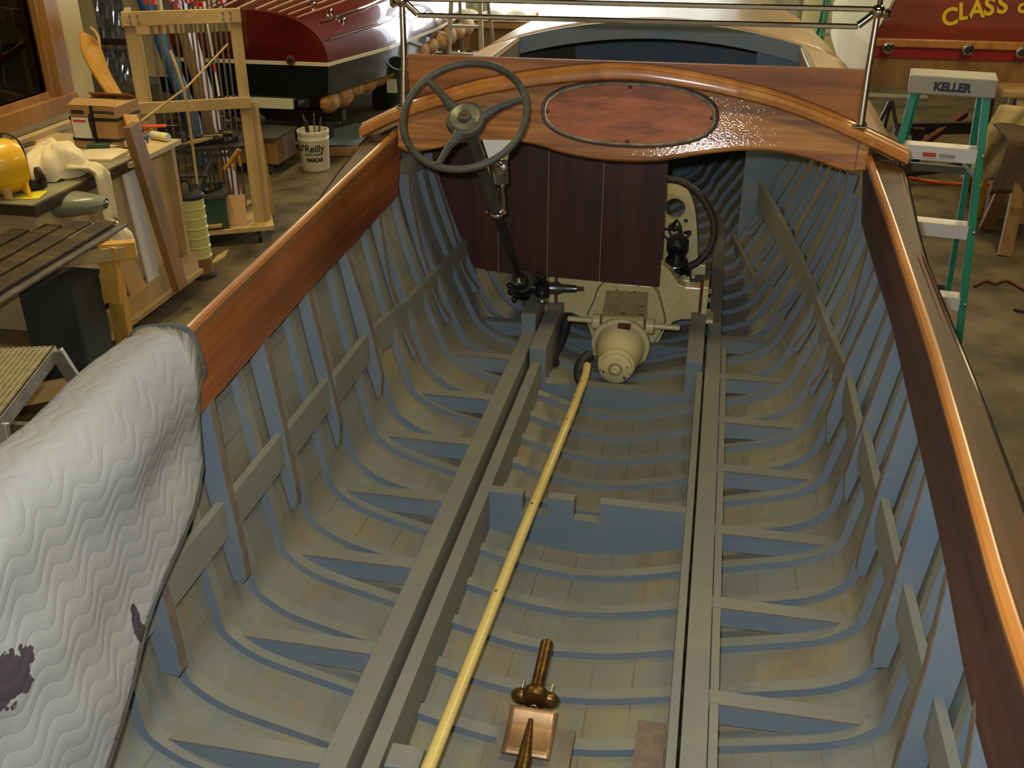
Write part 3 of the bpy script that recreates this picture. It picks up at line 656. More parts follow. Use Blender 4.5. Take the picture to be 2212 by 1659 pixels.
# cream pipe lying in the bilge
pp=catmull([az(1268,790,.80),az(1263,815,.80),az(1250,850,.81),az(1226,912,.835),az(1100,1220,.835),az(925,1659,.835),az(830,1900,.835)],6)
pi_=thing('cream_pipe','long cream painted pipe lying lengthwise down the bilge','pipe',tuple(pp[20]))
MB().tube(pp,.0155,16).build('pipe','pipe_paint',pi_,smooth=True)
rng=random.Random(5)
for t in(.25,.42,.5,.62,.7): 
    p=pp[int(t*(len(pp)-1))]+Vector((-.002,-.003,.0145));MB().ball(p,.004,8,5,(.8,1.4,.5)).build('paint_chip','engine_chip',pi_)
el=catmull([az(1272,775,.80)+Vector((0,.02,.01)),az(1262,775,.80),az(1252,790,.79),az(1250,812,.77),az(1256,825,.75)],4)
tag(MB().tube(el,[.02]*len(el),12).build('rubber_elbow','black_rubber',smooth=True),'crumpled black rubber elbow at the engine end of the cream pipe','hose fitting')
# stuffing box on the shaft log
sb=thing('stuffing_box','bronze stuffing box and shaft stub on the keel','shaft fitting',(0,1.75,.69))
dS=Vector((.0,1,.10)).normalized();o0=Vector((-.003,1.755,.735))
MB().lathe([(.011,0),(.0165,.005),(.0165,.155),(.013,.158)],o0+dS*.02,dS,20).build('shaft_tube','bronze',sb,smooth=True)
MB().lathe([(.030,-.01),(.034,0),(.030,.018),(.018,.03)],o0,dS,20).build('packing_gland','bronze',sb,smooth=True)
for sx in(-1,1):
    MB().ball(o0+Vector((sx*.034,0.004,-.004)),.024,14,8,(1.05,.75,.9)).build('gland_lug','bronze',sb,smooth=True)
    MB().tube([o0+Vector((sx*.036,-.01,0)),o0+Vector((sx*.036,.045,.006))],.0035,8).build('stud','steel',sb)
MB().tube([o0+Vector((.008*math.cos(t),-.012,.008*math.sin(t)-.02)) for t in np.linspace(0,5,10)],.002,6).build('wire_loop','brass_plate',sb)
rows=[]
for y,z in((1.735,.722),(1.728,.716),(1.71,.700),(1.69,.690),(1.64,.686),(1.62,.684)):
    rows.append([Vector((x,y,z)) for x in np.linspace(-.058,.056,10)])
o=MB().grid(rows).build('log_saddle','brass_plate',sb,smooth=True);q=o.modifiers.new('s','SOLIDIFY');q.thickness=.006
MB().tube([o0+Vector((0,-.05,-.020)),(.0,1.60,.690),(.0,1.50,.688),(.0,1.2,.672),(0,.6,.63)],[.006,.018,.024,.025,.025],16).build('shaft_log','bronze',sb,smooth=True)
for sx in(-1,1): MB().tube([(sx*.05,1.46,.672),(sx*.045,1.30,.672)],.004,6).build('lag_screw','rust',sb)
# ================================================================ MOVING BLANKET over the left gunwale
bl=thing('moving_blanket','grey-white quilted moving blanket draped over the left gunwale','blanket',(-.76,1.2,1.62))
NS=46;NT=54
hem_y=[.2,.7,1.13,1.34,1.49,1.62,1.70,1.74];hem_z=[.60,.80,1.03,1.17,1.25,1.285,1.34,1.50]
rows=[];uvs=[]
rn=random.Random(2)
for i in range(NS+1):
    s=i/NS;y=-.5+s*(1.745+.5)
    zh=interp(y,[-.5,.2,.7,1.13,1.34,1.49,1.60,1.68,1.73,1.745],[.45,.62,.80,1.02,1.165,1.245,1.275,1.31,1.37,1.43])
    x0,z0=wt(y),zt(y)
    prof=[Vector((-x0+.035*0-(.006),y,0))]
    # path: inside hem -> up the coaming -> over -> down outside
    pth=[Vector((-(interp(zh,[.6,1.25,1.40,1.6],[.66,.72,.765,.77])),y,zh)),Vector((-interp(zh,[1.2,1.40],[.725,.760])+interp(s,[.75,.95],[.016,0])*math.sin(y*7),y,(zh*.6+z0*.4))),Vector((-x0+.030+.008*math.sin(y*9+1),y,z0-.08)),Vector((-x0+.016,y,z0-.005)),Vector((-x0-.012,y,z0+.020)),Vector((-x0-.06,y,z0+.016)),Vector((-sw(y)-.022,y,z0-.010)),Vector((-sw(y)-.045,y,z0-.12)),Vector((-sw(y)-.05,y,z0-.45))]
    c_=catmull(pth,8);L=[0]
    for a,b in zip(c_[:-1],c_[1:]):L.append(L[-1]+(b-a).length)
    Lt=L[-1];row=[]
    # measure from the gunwale so quilting lines align
    Lg=L[32]
    for k in range(NT+1):
        d=Lt*k/NT;p=Vector((interp(d,L,[q.x for q in c_]),y,interp(d,L,[q.z for q in c_])))
        p.x+=.006*math.sin(17*y+6*p.z)+.004*math.sin(31*p.z+3*y);
        if s>.9: p.y-=.06*((s-.9)/.1)**2*max(0,math.cos((k/NT-.45)*5))*0
        row.append(p);uvs.append((y,d-Lg))
    rows.append(row)
# round the forward corner
o=MB().grid(rows).build('quilt','cream_paint',bl,smooth='all',keep=True);o.data.materials.clear()
ul=o.data.uv_layers.new(name='uv')
for lp in o.data.loops: ul.data[lp.index].uv=uvs[lp.vertex_index]
m_=bpy.data.materials.new('quilted_cloth');m_.use_nodes=True;nt=m_.node_tree;b=nt.nodes['Principled BSDF'];Lk=nt.links.new
tc=nt.nodes.new('ShaderNodeTexCoord');sp=nt.nodes.new('ShaderNodeSeparateXYZ');Lk(tc.outputs['UV'],sp.inputs[0])
def MA(op,a,b_=None,c=None):
    n=nt.nodes.new('ShaderNodeMath');n.operation=op
    for i,v_ in enumerate((a,b_,c)):
        if v_ is None: continue
        if isinstance(v_,(int,float)): n.inputs[i].default_value=v_
        else: Lk(v_,n.inputs[i])
    return n.outputs[0]
sn=MA('SINE',MA('MULTIPLY',sp.outputs[1],52))
sn=MA('SINE',MA('MULTIPLY',sp.outputs[0],64))
pos=MA('ADD',MA('MULTIPLY',sn,.016),MA('ADD',sp.outputs[1],MA('MULTIPLY',sp.outputs[0],-.22)))
pp_=MA('PINGPONG',pos,.0185)
h=MA('POWER',MA('DIVIDE',pp_,.0185),.4)
nz=nt.nodes.new('ShaderNodeTexNoise');nz.inputs['Scale'].default_value=55;nz.inputs['Detail'].default_value=4;Lk(tc.outputs['Object'],nz.inputs[0])
hh=MA('ADD',h,MA('MULTIPLY',nz.outputs['Fac'],.25))
bp=nt.nodes.new('ShaderNodeBump');bp.inputs['Strength'].default_value=.4;bp.inputs['Distance'].default_value=.004;Lk(hh,bp.inputs['Height']);Lk(bp.outputs[0],b.inputs['Normal'])
# torn dark patches
def patch(cy,cv,ry,rv):
    a=MA('DIVIDE',MA('SUBTRACT',sp.outputs[0],cy),ry);c=MA('DIVIDE',MA('SUBTRACT',sp.outputs[1],cv),rv)
    d=MA('ADD',MA('MULTIPLY',a,a),MA('MULTIPLY',c,c));n=nt.nodes.new('ShaderNodeTexNoise');n.inputs['Scale'].default_value=30;n.inputs['Detail'].default_value=3;Lk(tc.outputs['UV'],n.inputs[0])
    return MA('LESS_THAN',MA('ADD',d,MA('MULTIPLY',n.outputs['Fac'],2.2)),1.75)
PATCH=[(1.0,-.27,.055,.07),(1.335,-.46,.02,.055)]
f=None
for P_ in PATCH:
    q=patch(*P_);f=q if f is None else MA('MAXIMUM',f,q)
mx=nt.nodes.new('ShaderNodeMixRGB');Lk(f,mx.inputs[0]);mx.inputs[2].default_value=S((74,62,66))
n=nt.nodes.new('ShaderNodeTexNoise');n.inputs['Scale'].default_value=3;Lk(tc.outputs['Object'],n.inputs[0]);r=nt.nodes.new('ShaderNodeValToRGB');r.color_ramp.elements[0].position=.4;r.color_ramp.elements[1].position=.62;r.color_ramp.elements[0].color=S((164,162,156));r.color_ramp.elements[1].color=S((156,155,154));Lk(n.outputs['Fac'],r.inputs[0]);Lk(r.outputs[0],mx.inputs[1])
Lk(mx.outputs[0],b.inputs['Base Color']);b.inputs['Roughness'].default_value=.9;o.data.materials.append(m_)
q=o.modifiers.new('s','SOLIDIFY');q.thickness=.008;q.offset=0
mat('binding_grey',(84,88,80),.8,c2=(70,74,70),scale=40)
MB().tube([r[0] for r in rows],.006,8).build('hem_binding','binding_grey',bl,smooth=True,label='dark grey bound hem')
MB().tube(rows[-1],.007,8).build('edge_binding','binding_grey',bl,smooth=True,label='dark grey bound edge')
# ================================================================ SHOP: floor, walls
mat('concrete',(64,54,36),.55,c2=(118,102,70),scale=2.4,dist=(.36,.66),bump=.1,bscale=14,detail=9)
nt=M['concrete'].node_tree;b=nt.nodes['Principled BSDF']
rg=nt.nodes.new('ShaderNodeTexNoise');rg.inputs['Scale'].default_value=2.2;rg.inputs['Detail'].default_value=6
rr=nt.nodes.new('ShaderNodeMapRange');rr.inputs[3].default_value=.35;rr.inputs[4].default_value=.75;nt.links.new(rg.outputs['Fac'],rr.inputs[0]);nt.links.new(rr.outputs[0],b.inputs['Roughness'])
mat('wall_cream',(206,190,140),.8,c2=(196,178,128),scale=2)
mat('wall_dim',(96,84,60),.85,c2=(84,74,54),scale=2)
mat('room_dark',(92,66,34),.7,c2=(76,54,28),scale=2)
mat('white_cloth',(232,216,180),.9,c2=(222,204,164),scale=6,bump=.3,bscale=30)
mat('plastic_white',(228,226,210),.35,c2=(210,208,196),scale=3,coat=.3)
mat('daylight',(236,244,255),.5,emit=9)
mat('foil',(190,196,200),.22,metal=.8,c2=(150,156,160),scale=9,bump=1,bscale=7)
mat('cardboard',(176,136,84),.75,c2=(164,124,74),scale=4)
mat('cardboard_pale',(204,164,110),.75,c2=(194,154,100),scale=4)
mat('strap_black',(30,28,28),.5);mat('label_white',(226,220,200),.6);mat('ink',(34,32,40),.6);mat('print_red',(190,60,44),.5)
mat('yellow_plastic',(236,182,26),.4,coat=.3);mat('yellow_paper',(236,220,40),.6)
mat('counter',(150,146,116),.5,c2=(134,128,98),scale=5)
mat('amber_strap',(178,130,40),.5,c2=(160,112,30),scale=12)
mat('blue_tarp',(38,84,120),.6,c2=(28,64,96),scale=8)
mat('pump_plastic',(206,204,128),.35,c2=(214,206,120),scale=1.5)
mat('pump_oil',(140,96,56),.4)
mat('clamp_steel',(112,104,94),.55,metal=0,c2=(86,76,66),scale=14)
mat('red_paint',(190,44,34),.4);mat('orange_plastic',(226,92,44),.4);mat('green_crate',(44,72,54),.6,c2=(58,76,54),scale=8)
mat('grey_iron',(76,70,60),.55,c2=(62,58,50),scale=10)
mat('bucket_white',(226,218,190),.4,c2=(214,204,174),scale=4)
mat('dark_green',(52,62,40),.5);mat('dark_clutter',(42,36,28),.7,c2=(60,48,36),scale=10)
mat('pale_blue',(140,160,168),.6);mat('boat_black',(14,20,24),.12,coat=1,c2=(20,28,34),scale=2)
mat('boat_white',(222,214,176),.3);mat('pin_line',(206,160,96),.4)
mat('red_bottom',(140,30,26),.35);mat('gold',(236,196,40),.4)
mat('ladder_green',(44,140,106),.45,c2=(36,126,96),scale=8);mat('ladder_grey',(150,142,122),.5)
mat('hose_orange',(238,112,40),.4);mat('brown_felt',(92,72,52),.95,c2=(80,62,46),scale=40,bump=.3,bscale=200)
mat('beige_cloth',(196,176,124),.95,c2=(180,160,110),scale=60,bump=.4,bscale=180)
mat('fender_grey',(128,128,98),.45,c2=(112,114,88),scale=6,coat=.3)
mat('blue_steel',(62,88,104),.4,c2=(52,74,90),scale=9)
mat('dark_bin',(52,58,58),.6,c2=(62,68,66),scale=3)
mat('step_alum',(176,168,132),.45,metal=.45,c2=(150,142,112),scale=26)
struct(MB().mm((-7,-3,-.05),(7,17,0)).build('floor','concrete'))
struct(MB().mm((-7,-3,4.8),(7,17,4.9)).build('ceiling','wall_dim'))
# left wall with an office window
WX=-4.0
mb=MB().mm((WX-.12,-3,0),(WX,6.45,1.10)).mm((WX-.12,-3,2.6),(WX,6.45,4.8)).mm((WX-.12,6.16,1.10),(WX,6.45,2.6)).mm((WX-.12,-3,1.10),(WX,2.5,2.6))
struct(mb.build('wall_left','wall_cream'))
wn=MB();wn.mm((WX-.02,2.5,1.075),(WX+.05,6.18,1.17));wn.mm((WX-.02,6.04,1.17),(WX+.03,6.18,2.6));wn.mm((WX-.02,2.5,2.5),(WX+.03,6.18,2.62));wn.mm((WX-.02,2.5,1.1),(WX+.03,2.62,2.6));wn.mm((WX-.03,5.97,1.17),(WX+.01,6.04,2.6)).mm((WX-.03,2.6,1.17),(WX+.0,6.0,1.21))
wo=struct(wn.build('window_1','window_trim'))
MB().mm((WX-.06,2.6,1.17),(WX-.05,6.05,2.55)).build('window_pane','dark_glass',wo)
struct(MB().mm((-5.3,1,0),(-5.2,6.6,3)).build('wall_office','room_dark'))
struct(MB().mm((-5.2,6.3,0),(-4.12,6.45,3)).build('wall_office_end','room_dark'))
ob=thing('storage_box','brown box seen through the office window on its inner shelf','box',(-4.3,5.5,1.0))
MB().mm((-4.75,5.35,1.0),(-4.2,5.7,1.22)).build('box_body','cardboard',ob)
MB().mm((-4.9,4.6,.9),(-4.13,6.2,1.0)).build('shelf','room_dark',ob)
# far wall with a wide bright doorway
YW_=15.0
mb=MB().mm((-7,YW_,0),(-3.4,YW_+.1,4.8)).mm((.8,YW_,0),(7,YW_+.1,4.8)).mm((-3.4,YW_,3.2),(.8,YW_+.1,4.8))
struct(mb.build('wall_back','wall_cream'))
struct(MB().mm((-3.5,YW_+.6,-.0),(.9,YW_+.62,3.4)).build('door_1','daylight'))
struct(MB().mm((-7.05,-3,0),(-7,17,4.8)).build('wall_far_left','wall_dim'))
struct(MB().mm((7,-3,0),(7.05,17,4.8)).build('wall_right','wall_dim'))
# plastic sheets hanging across the doorway
def drape(name,x0,x1,y,z0,z1,ma,amp=.06,fr=9,label=None,cat='sheet',thick=.004):
    rows=[]
    for j in range(13):
        z=z0+(z1-z0)*j/12;rows.append([Vector((x0+(x1-x0)*i/40,y+amp*math.sin(fr*i/40*6.28+.6*math.sin(z*3)),z+.03*math.sin(i*.8))) for i in range(41)])
    o=MB().grid(rows).build(name,ma,smooth='all');q=o.modifiers.new('s','SOLIDIFY');q.thickness=thick;tag(o,label,cat);return o
drape('plastic_curtain',-.55,1.3,14.4,.0,2.6,'plastic_white',.07,6,label='creased white plastic curtain hanging right of the bright doorway')
drape('plastic_curtain',-3.75,-2.9,14.3,.0,2.6,'plastic_white',.05,5,label='creased white plastic curtain hanging left of the bright doorway')
# far bench with cloths
fb=thing('far_workbench','brown workbench heaped with pale sheets before the bright doorway','workbench',(-2.6,12.9,0))
MB().mm((-3.15,12.6,.78),(-1.95,13.2,.84)).build('worktop','cardboard',fb)
MB().mm((-3.05,12.65,.50),(-2.05,12.7,.78)).build('front_panel','plank_brown',fb)
for x in(-3.1,-2.0):
    for y in(12.65,13.15): MB().mm((x-.04,y-.04,0),(x+.04,y+.04,.8)).build('leg','pine',fb)
rows=[]
for j in range(9): rows.append([Vector((-3.1+1.1*i/16,12.62+.55*j/8,.86+.10*abs(math.sin(i*.7+j*.5))*math.sin(math.pi*j/8))) for i in range(17)])
tag(MB().grid(rows).build('sheet_pile','white_cloth',smooth='all',solid=.01),'rumpled pale sheets on the far workbench','cloth')
# far stepladders
def farladder(x,y,h,label,wd=.42,ma='ladder_green',grp=None,rot=0):
    t=thing('stepladder',label,'ladder',(x,y,0))
    for sx in(-1,1):
        MB().bar((x+sx*wd*.75,y-.15,0),(x+sx*wd*.45,y+.1,h),.05,.03,(0,1,0)).build('rail',ma,t)
        MB().bar((x+sx*wd*.75,y+.75,0),(x+sx*wd*.45,y+.2,h),.04,.03,(0,1,0)).build('rear_rail',ma,t)
    n=int(h/.3)
    for k in range(1,n): 
        z=k*.3;f=z/h;w_=wd*(.75-.3*f);MB().mm((x-w_,y-.17+.25*f,z),(x+w_,y-.08+.25*f,z+.03)).build('step','ladder_grey',t)
    MB().mm((x-wd*.5,y+.05,h),(x+wd*.5,y+.3,h+.05)).build('top_cap','ladder_grey',t)
    return t
farladder(-2.60,11.7,1.85,'narrow pale stepladder in front of the far workbench',.30,'ladder_grey')
farladder(-3.50,13.6,1.62,'dark green stepladder just left of the narrow pale one',.42,'dark_green')
farladder(1.62,11.9,1.9,'green stepladder with pale steps behind the right windshield corner',.42,'ladder_green')
# ================================================================ WORKBENCH, left
wbn=thing('workbench','pale plywood workbench cabinet on a wheeled pine base below the office window','workbench',(-3.5,4.4,0))
MB().mm((-3.98,4.38,.25),(-3.10,5.72,.955)).build('cabinet','ply',wbn)
MB().mm((-3.99,4.34,.955),(-3.07,5.35,.99)).build('worktop','counter',wbn,label='grey-green worktop')
MB().mm((-3.07,4.34,.935),(-3.045,5.35,.99)).mm((-3.99,4.32,.935),(-3.045,4.34,.99)).build('worktop_edging','board_old',wbn)
MB().mm((-3.98,5.2,.955),(-3.02,5.80,.985)).build('end_top','ply',wbn)
MB().mm((-3.10,5.70,.10),(-3.04,5.74,.96)).build('corner_post','pine',wbn)
MB().mm((-3.06,4.72,.10),(-3.02,5.78,.24)).build('base_board','pine_y',wbn)
MB().mm((-3.9,4.42,.10),(-2.98,5.76,.13)).build('base_deck','pine_y',wbn)
MB().mm((-3.98,5.35,.985),(-3.90,6.1,1.02)).build('back_rail','ply',wbn)
for x,y in((-3.12,5.6),(-3.12,4.55),(-3.85,5.6),(-3.85,4.55)):
    cs=MB().lathe([(.045,-.015),(.045,.015)],(x,y,.045),(1,.3,0),16).build('caster','black_rubber',wbn);MB().mm((x-.03,y-.03,.06),(x+.03,y+.03,.10)).build('caster_fork','steel',cs)
tag(MB().prism([(-3.24,5.0,.133),(-3.12,5.0,.133),(-3.12,5.22,.133),(-3.24,5.22,.133)],(0,0,.02)).build('offcut','coaming_dark'),'dark reddish offcut lying on the bench base board','wood offcut')
# leaning boards
def lean(name,p,q,w_,th,ma,label,cat='plank',up=(1,0,0)):
    return tag(MB().bar(p,q,w_,th,up).build(name,ma,bevel=.003),label,cat)
lean('plank',(-2.93,5.36,.15),(-3.03,5.28,1.19),.12,.05,'plank_brown','brown plank leaning against the end of the workbench',up=(1,0,.25))
lean('offcut_board',(-3.03,5.10,.14),(-3.06,4.98,.50),.16,.02,'cardboard_pale','short tan board leaning on the workbench face beside the plank','board')
lean('leaning_panel',(-3.045,5.27,.14),(-3.075,5.24,.95),.13,.012,'label_white','narrow pale panel behind the leaning brown plank','panel')
# cardboard box with straps
cb=thing('cardboard_box','brown cardboard box bound with black straps on the workbench','box',(-3.55,5.72,.99))
bx0=Vector((-3.78,5.55,.99));
BX=Vector((.22,-.02,0))
MB().mm((-3.80,5.52,.99),(-3.38,5.86,1.28)).build('carton','cardboard',cb,bevel=.004)
MB().prism([(-3.80,5.52,1.28),(-3.38,5.52,1.28),(-3.42,5.60,1.315),(-3.78,5.60,1.31)],(0,0,.004)).build('flap','cardboard',cb)
MB().prism([(-3.80,5.86,1.28),(-3.38,5.86,1.28),(-3.40,5.78,1.32),(-3.78,5.78,1.32)],(0,0,.004)).build('flap','cardboard',cb)
for z in(1.04,1.18): MB().mm((-3.803,5.517,z),(-3.377,5.863,z+.022)).build('strap','strap_black',cb)
MB().mm((-3.60,5.514,.99),(-3.575,5.866,1.284)).build('strap','strap_black',cb)
MB().mm((-3.78,5.512,1.06),(-3.62,5.518,1.20)).build('label','label_white',cb,label='white shipping label');MB().mm((-3.765,5.510,1.17),(-3.65,5.513,1.185)).build('label_stripe','print_red',cb)
MB().mm((-3.77,5.514,1.225),(-3.66,5.518,1.25)).build('print','dark_clutter',cb)
MB().tube(catmull([(-3.59,5.50,1.05),(-3.60,5.49,1.2),(-3.57,5.5,1.24),(-3.48,5.5,1.245),(-3.39,5.52,1.24)],5),.009,8).build('strap_loop','strap_black',cb)
sc_=(.74,.8,.88);pv=Vector((-3.80,5.52,.99));tgt=Vector((-3.545,5.46,.99))
for o in [cb]+list(cb.children):
    if o is cb: o.location=tgt;continue
    me=o.data
    for v in me.vertices: v.co=Vector(((v.co.x-pv.x)*sc_[0],(v.co.y-pv.y)*sc_[1],(v.co.z-pv.z)*sc_[2]))
    o.matrix_parent_inverse=Matrix.Identity(4)
# rags
def ragpile(name,cx,cy,z0,rx,ry,h,label,seed=1,ma='white_cloth'):
    r_=random.Random(seed);rows=[]
    ph=[r_.uniform(0,6) for _ in range(6)]
    for j in range(15):
        f=j/14;row=[]
        for i in range(40):
            a=2*math.pi*i/40;R_=(1+.18*math.sin(3*a+ph[0])+.10*math.sin(7*a+ph[1]+f*3))*(math.cos(f*math.pi/2)**.6 if f<1 else 0.001)
            z=z0+h*math.sin(f*math.pi/2)*(1+.35*math.sin(2*a+ph[2])*math.cos(f*1.5))+.018*math.sin(9*a+ph[3]+6*f)
            row.append(Vector((cx+rx*R_*math.cos(a),cy+ry*R_*math.sin(a),max(z,z0+.002))))
        rows.append(row)
    return MB().grid(rows,True)
mb=ragpile('rag',-3.30,4.90,.992,.16,.26,.15,'',4)
rows=[]
for j in range(14):
    f=j/13;x=-3.16+.13*min(1,f*3);z=1.05-.03*f if f<.33 else 1.04-.30*(f-.33)/.67
    rows.append([Vector((x+.012*math.sin(i*1.3+f*4)+(.02 if f>.33 else 0),4.86+.16*(i/11-.5)*(1-.3*f)+.05*f,z+.02*math.sin(i*.9+f*3))) for i in range(12)])
rg=thing('white_rag','crumpled cream rag spilling over the workbench edge','rag',(-3.40,4.78,.99))
mb.build('rag_heap','white_cloth',rg,smooth='all');o=MB().grid(rows).build('hanging_corner','white_cloth',rg,smooth='all',solid=.012)
# yellow blower
yb=thing('air_blower','yellow round-bodied shop blower with black lead on the workbench','blower',(-3.52,4.42,.99))
MB().lathe([(.05,-.13),(.14,-.11),(.165,-.06),(.17,0),(.165,.06),(.14,.11),(.05,.13)],(-3.55,4.46,1.18),(.55,.8,0),32).build('drum','yellow_plastic',yb,smooth=True)
for dx_,dy_ in((.10,.03),(-.06,-.16),(.0,.12)):
    MB().tube(catmull([(-3.50+dx_,4.42+dy_,1.10),(-3.46+dx_,4.38+dy_,1.03),(-3.44+dx_,4.36+dy_,.998),(-3.50+dx_,4.33+dy_,.998)],4),.013,8).build('foot','yellow_plastic',yb,smooth=True)
MB().tube(catmull([(-3.60,4.46,1.35),(-3.52,4.52,1.37),(-3.45,4.55,1.30),(-3.40,4.50,1.15),(-3.40,4.48,1.03)],6),.006,8).build('power_lead','strap_black',yb,smooth=True)
MB().mm((-3.64,4.44,1.33),(-3.54,4.52,1.37)).build('switch_box','strap_black',yb,bevel=.006)
MB().lathe([(.055,.0),(.055,.02)],(-3.40,4.57,1.10),(.55,.8,0),20).build('inlet_grille','strap_black',yb)
yb.location=Vector(yb.location)+Vector((.22,.05,-.02))
yb.scale=(.85,.85,.85)
tag(MB().lathe([(.075,0),(.085,.01),(.085,.055),(.075,.06),(.06,.055),(.058,.01)],(-3.27,4.62,.992),(0,0,1),24,cap=True).build('tape_roll','black_rubber',smooth=True),'black round tape roll in front of the cream rag','tape')
tag(MB().prism([(-3.24,4.40,.992),(-3.10,4.44,.992),(-3.14,4.58,.992),(-3.21,4.54,.992)],(0,0,.002)).build('paper_note','yellow_paper'),'small yellow paper note near the worktop edge','paper')
tag(MB().lathe([(.022,0),(.022,.045),(.012,.055),(.012,.07)],(-3.26,4.42,.992),(0,0,1),16).build('glue_bottle','cardboard_pale',smooth=True),'small tan bottle beside the yellow note','bottle')
tag(MB().prism([(-3.42,5.16,.992),(-3.14,5.20,.992),(-3.16,5.42,.992),(-3.40,5.50,.992)],(0,0,.012)).build('paper_stack','white_cloth'),'sheets of cream paper on the workbench between the rag and the plank','paper')
tag(MB().bar((-3.46,5.14,.996),(-3.28,5.12,.996),.012,.008).build('pencil','strap_black'),'thin black pencil lying by the cream paper','pencil')
tag(MB().bar((-3.9,5.0,.998),(-3.86,5.5,.998),.04,.012).build('metal_rule','steel'),'steel rule against the wall side of the worktop','ruler')
# tubes and tools on the end of the bench
def tubeitem(name,p,q,r,ma,label,cat,nz=True,band=None):
    p=Vector(p);q=Vector(q);d=(q-p);L_=d.length;t=thing(name,label,cat,tuple(p));d.normalize()
    MB().lathe([(r*.9,0),(r,.005),(r,L_*.75),(r*.9,L_*.77)],p,d,16).build('tube_body',ma,t,smooth=True)
    MB().lathe([(r*.45,L_*.76),(r*.2,L_)],p,d,12).build('nozzle','label_white',t,smooth=True)
    if band: MB().lathe([(r*1.03,L_*.2),(r*1.03,L_*.32)],p,d,16).build('band',band,t)
tubeitem('caulk_tube',(-3.12,5.55,1.012),(-3.34,5.50,1.012),.024,'label_white','white caulk tube with orange band at the bench corner','caulk tube',band='orange_plastic')
tubeitem('caulk_tube',(-3.06,5.72,1.012),(-3.24,5.78,1.012),.026,'label_white','white caulk tube with yellow band at the far bench end','caulk tube',band='yellow_paper')
tubeitem('caulk_tube',(-3.18,5.68,1.012),(-3.42,5.60,1.012),.024,'blue_steel','blue-grey caulk tube between the two white ones','caulk tube',band='red_paint')
tubeitem('caulk_tube',(-3.42,5.40,1.014),(-3.26,5.46,1.014),.020,'green_crate','green tube lying beside the cardboard box','caulk tube')
t=thing('utility_knife','red and brown hand tool lying across the caulk tubes','hand tool',(-3.2,5.75,1.04))
MB().bar((-3.38,5.70,1.045),(-3.22,5.78,1.06),.03,.02).build('handle','cardboard',t,bevel=.006);MB().bar((-3.26,5.76,1.062),(-3.12,5.82,1.062),.03,.015).build('grip','orange_plastic',t,bevel=.005);MB().bar((-3.14,5.81,1.062),(-3.05,5.84,1.066),.012,.006).build('blade','steel',t)
for i,(p,q) in enumerate((((-3.27,5.86,1.03),(-3.47,5.78,1.03)),)):
    tag(MB().bar(p,q,.03,.02).build('clamp_pad','red_paint'),'small red pad beside the tool at the bench end','clamp pad')
# thin sticks
tag(MB().tube(catmull([(-3.02,5.92,.66),(-3.02,5.93,.9),(-3.03,5.95,1.2),(-3.06,5.96,1.37),(-3.10,5.97,1.50)],6),.009,8).build('thin_batten','pine'),'thin pale batten standing in the pump handle and bending left','batten')
tag(MB().tube([(-3.33,5.66,1.035),(-3.12,6.15,1.24),(-2.98,6.52,1.46)],.007,8).build('thin_batten','pine'),'thin pale batten slanting from the bench towards the clamp rack','batten')
# amber straps hanging from the pillar
hs=thing('amber_strap_bundle','bundle of amber yellow straps hanging from the pillar beside the window','strap bundle',(-3.9,6.1,1.7))
for k in range(7):
    o_=k*.014;pts=catmull([ax(176+k*4,70+k*2,-3.88+o_),ax(180+k*6,110,-3.80+o_*.5),ax(205+k*5,160,-3.62),ax(240+k*4,210,-3.42),ax(268+k*4,250,-3.24),ax(282+k*3,285,-3.12)],6)
    MB().tube(pts,.013,8).build('strap','amber_strap',hs,smooth=True)
MB().tube(catmull([ax(196,60,-3.9),ax(212,80,-3.84),ax(214,120,-3.8),ax(200,100,-3.82)],5),.012,8).build('coil','cardboard',hs,smooth=True)
# foil covered window beyond the wall end
struct(MB().mm((-5.6,8.2,.9),(-4.4,8.25,2.6)).build('wall_partition','wall_cream'))
fw=thing('foil_sheet','crinkled silver foil sheet hanging in the gap beyond the pillar','foil',(-4.9,8.1,1.2))
rows=[]
for j in range(10): rows.append([Vector((-5.0+.30*i/20,8.15+.03*math.sin(i*1.1+j*.6),ay(215,82,8.15).z+1.0*j/9)) for i in range(21)])
MB().grid(rows).build('foil_upper','foil',fw,solid=.003)
rows=[[Vector((p.x,p.y,p.z*.62-.02+.12)) for p in r] for r in rows[:5]]
MB().grid(rows).build('foil_lower','foil',fw,solid=.003)
zf_=ay(215,88,8.1).z
MB().mm((-5.1,8.08,zf_-.03),(-4.6,8.14,zf_+.02)).build('hanging_rail','board_old',fw)
# ================================================================ CLAMP RACK
rk=thing('clamp_rack','pine frame rack on casters holding a row of long bar clamps','rack',(-3.1,6.7,0))
RA=Vector((-3.66,6.42,0));RB=Vector((-3.00,6.76,0));du=(RB-RA).normalized();dn=Vector((du.y,-du.x,0)) # towards camera
if dn.y>0: dn=-dn
def rp(s,z,n=0): p=RA+du*s+dn*n;return Vector((p.x,p.y,z))
Lr=(RB-RA).length
for s in(0.03,Lr-.02): 
    MB().bar(rp(s,.12),rp(s,1.66),.075,.04,dn).build('post','pine',rk,bevel=.002)
MB().bar(rp(-.01,1.62,.03),rp(Lr+.02,1.62,.03),.035,.09,(0,0,1)).build('top_rail','pine_flat',rk,bevel=.002)
MB().bar(rp(-.01,1.03,.03),rp(Lr+.02,1.03,.03),.035,.075,(0,0,1)).build('mid_rail','pine_flat',rk,bevel=.002)
MB().bar(rp(Lr+.04,.10,-.05),rp(Lr+.04,1.02,-.02),.06,.02,dn).build('side_stile','pine',rk)
MB().bar(rp(Lr+.10,.12,-.25),rp(Lr+.05,1.0,-.06),.03,.05,dn).build('side_brace','pine',rk)
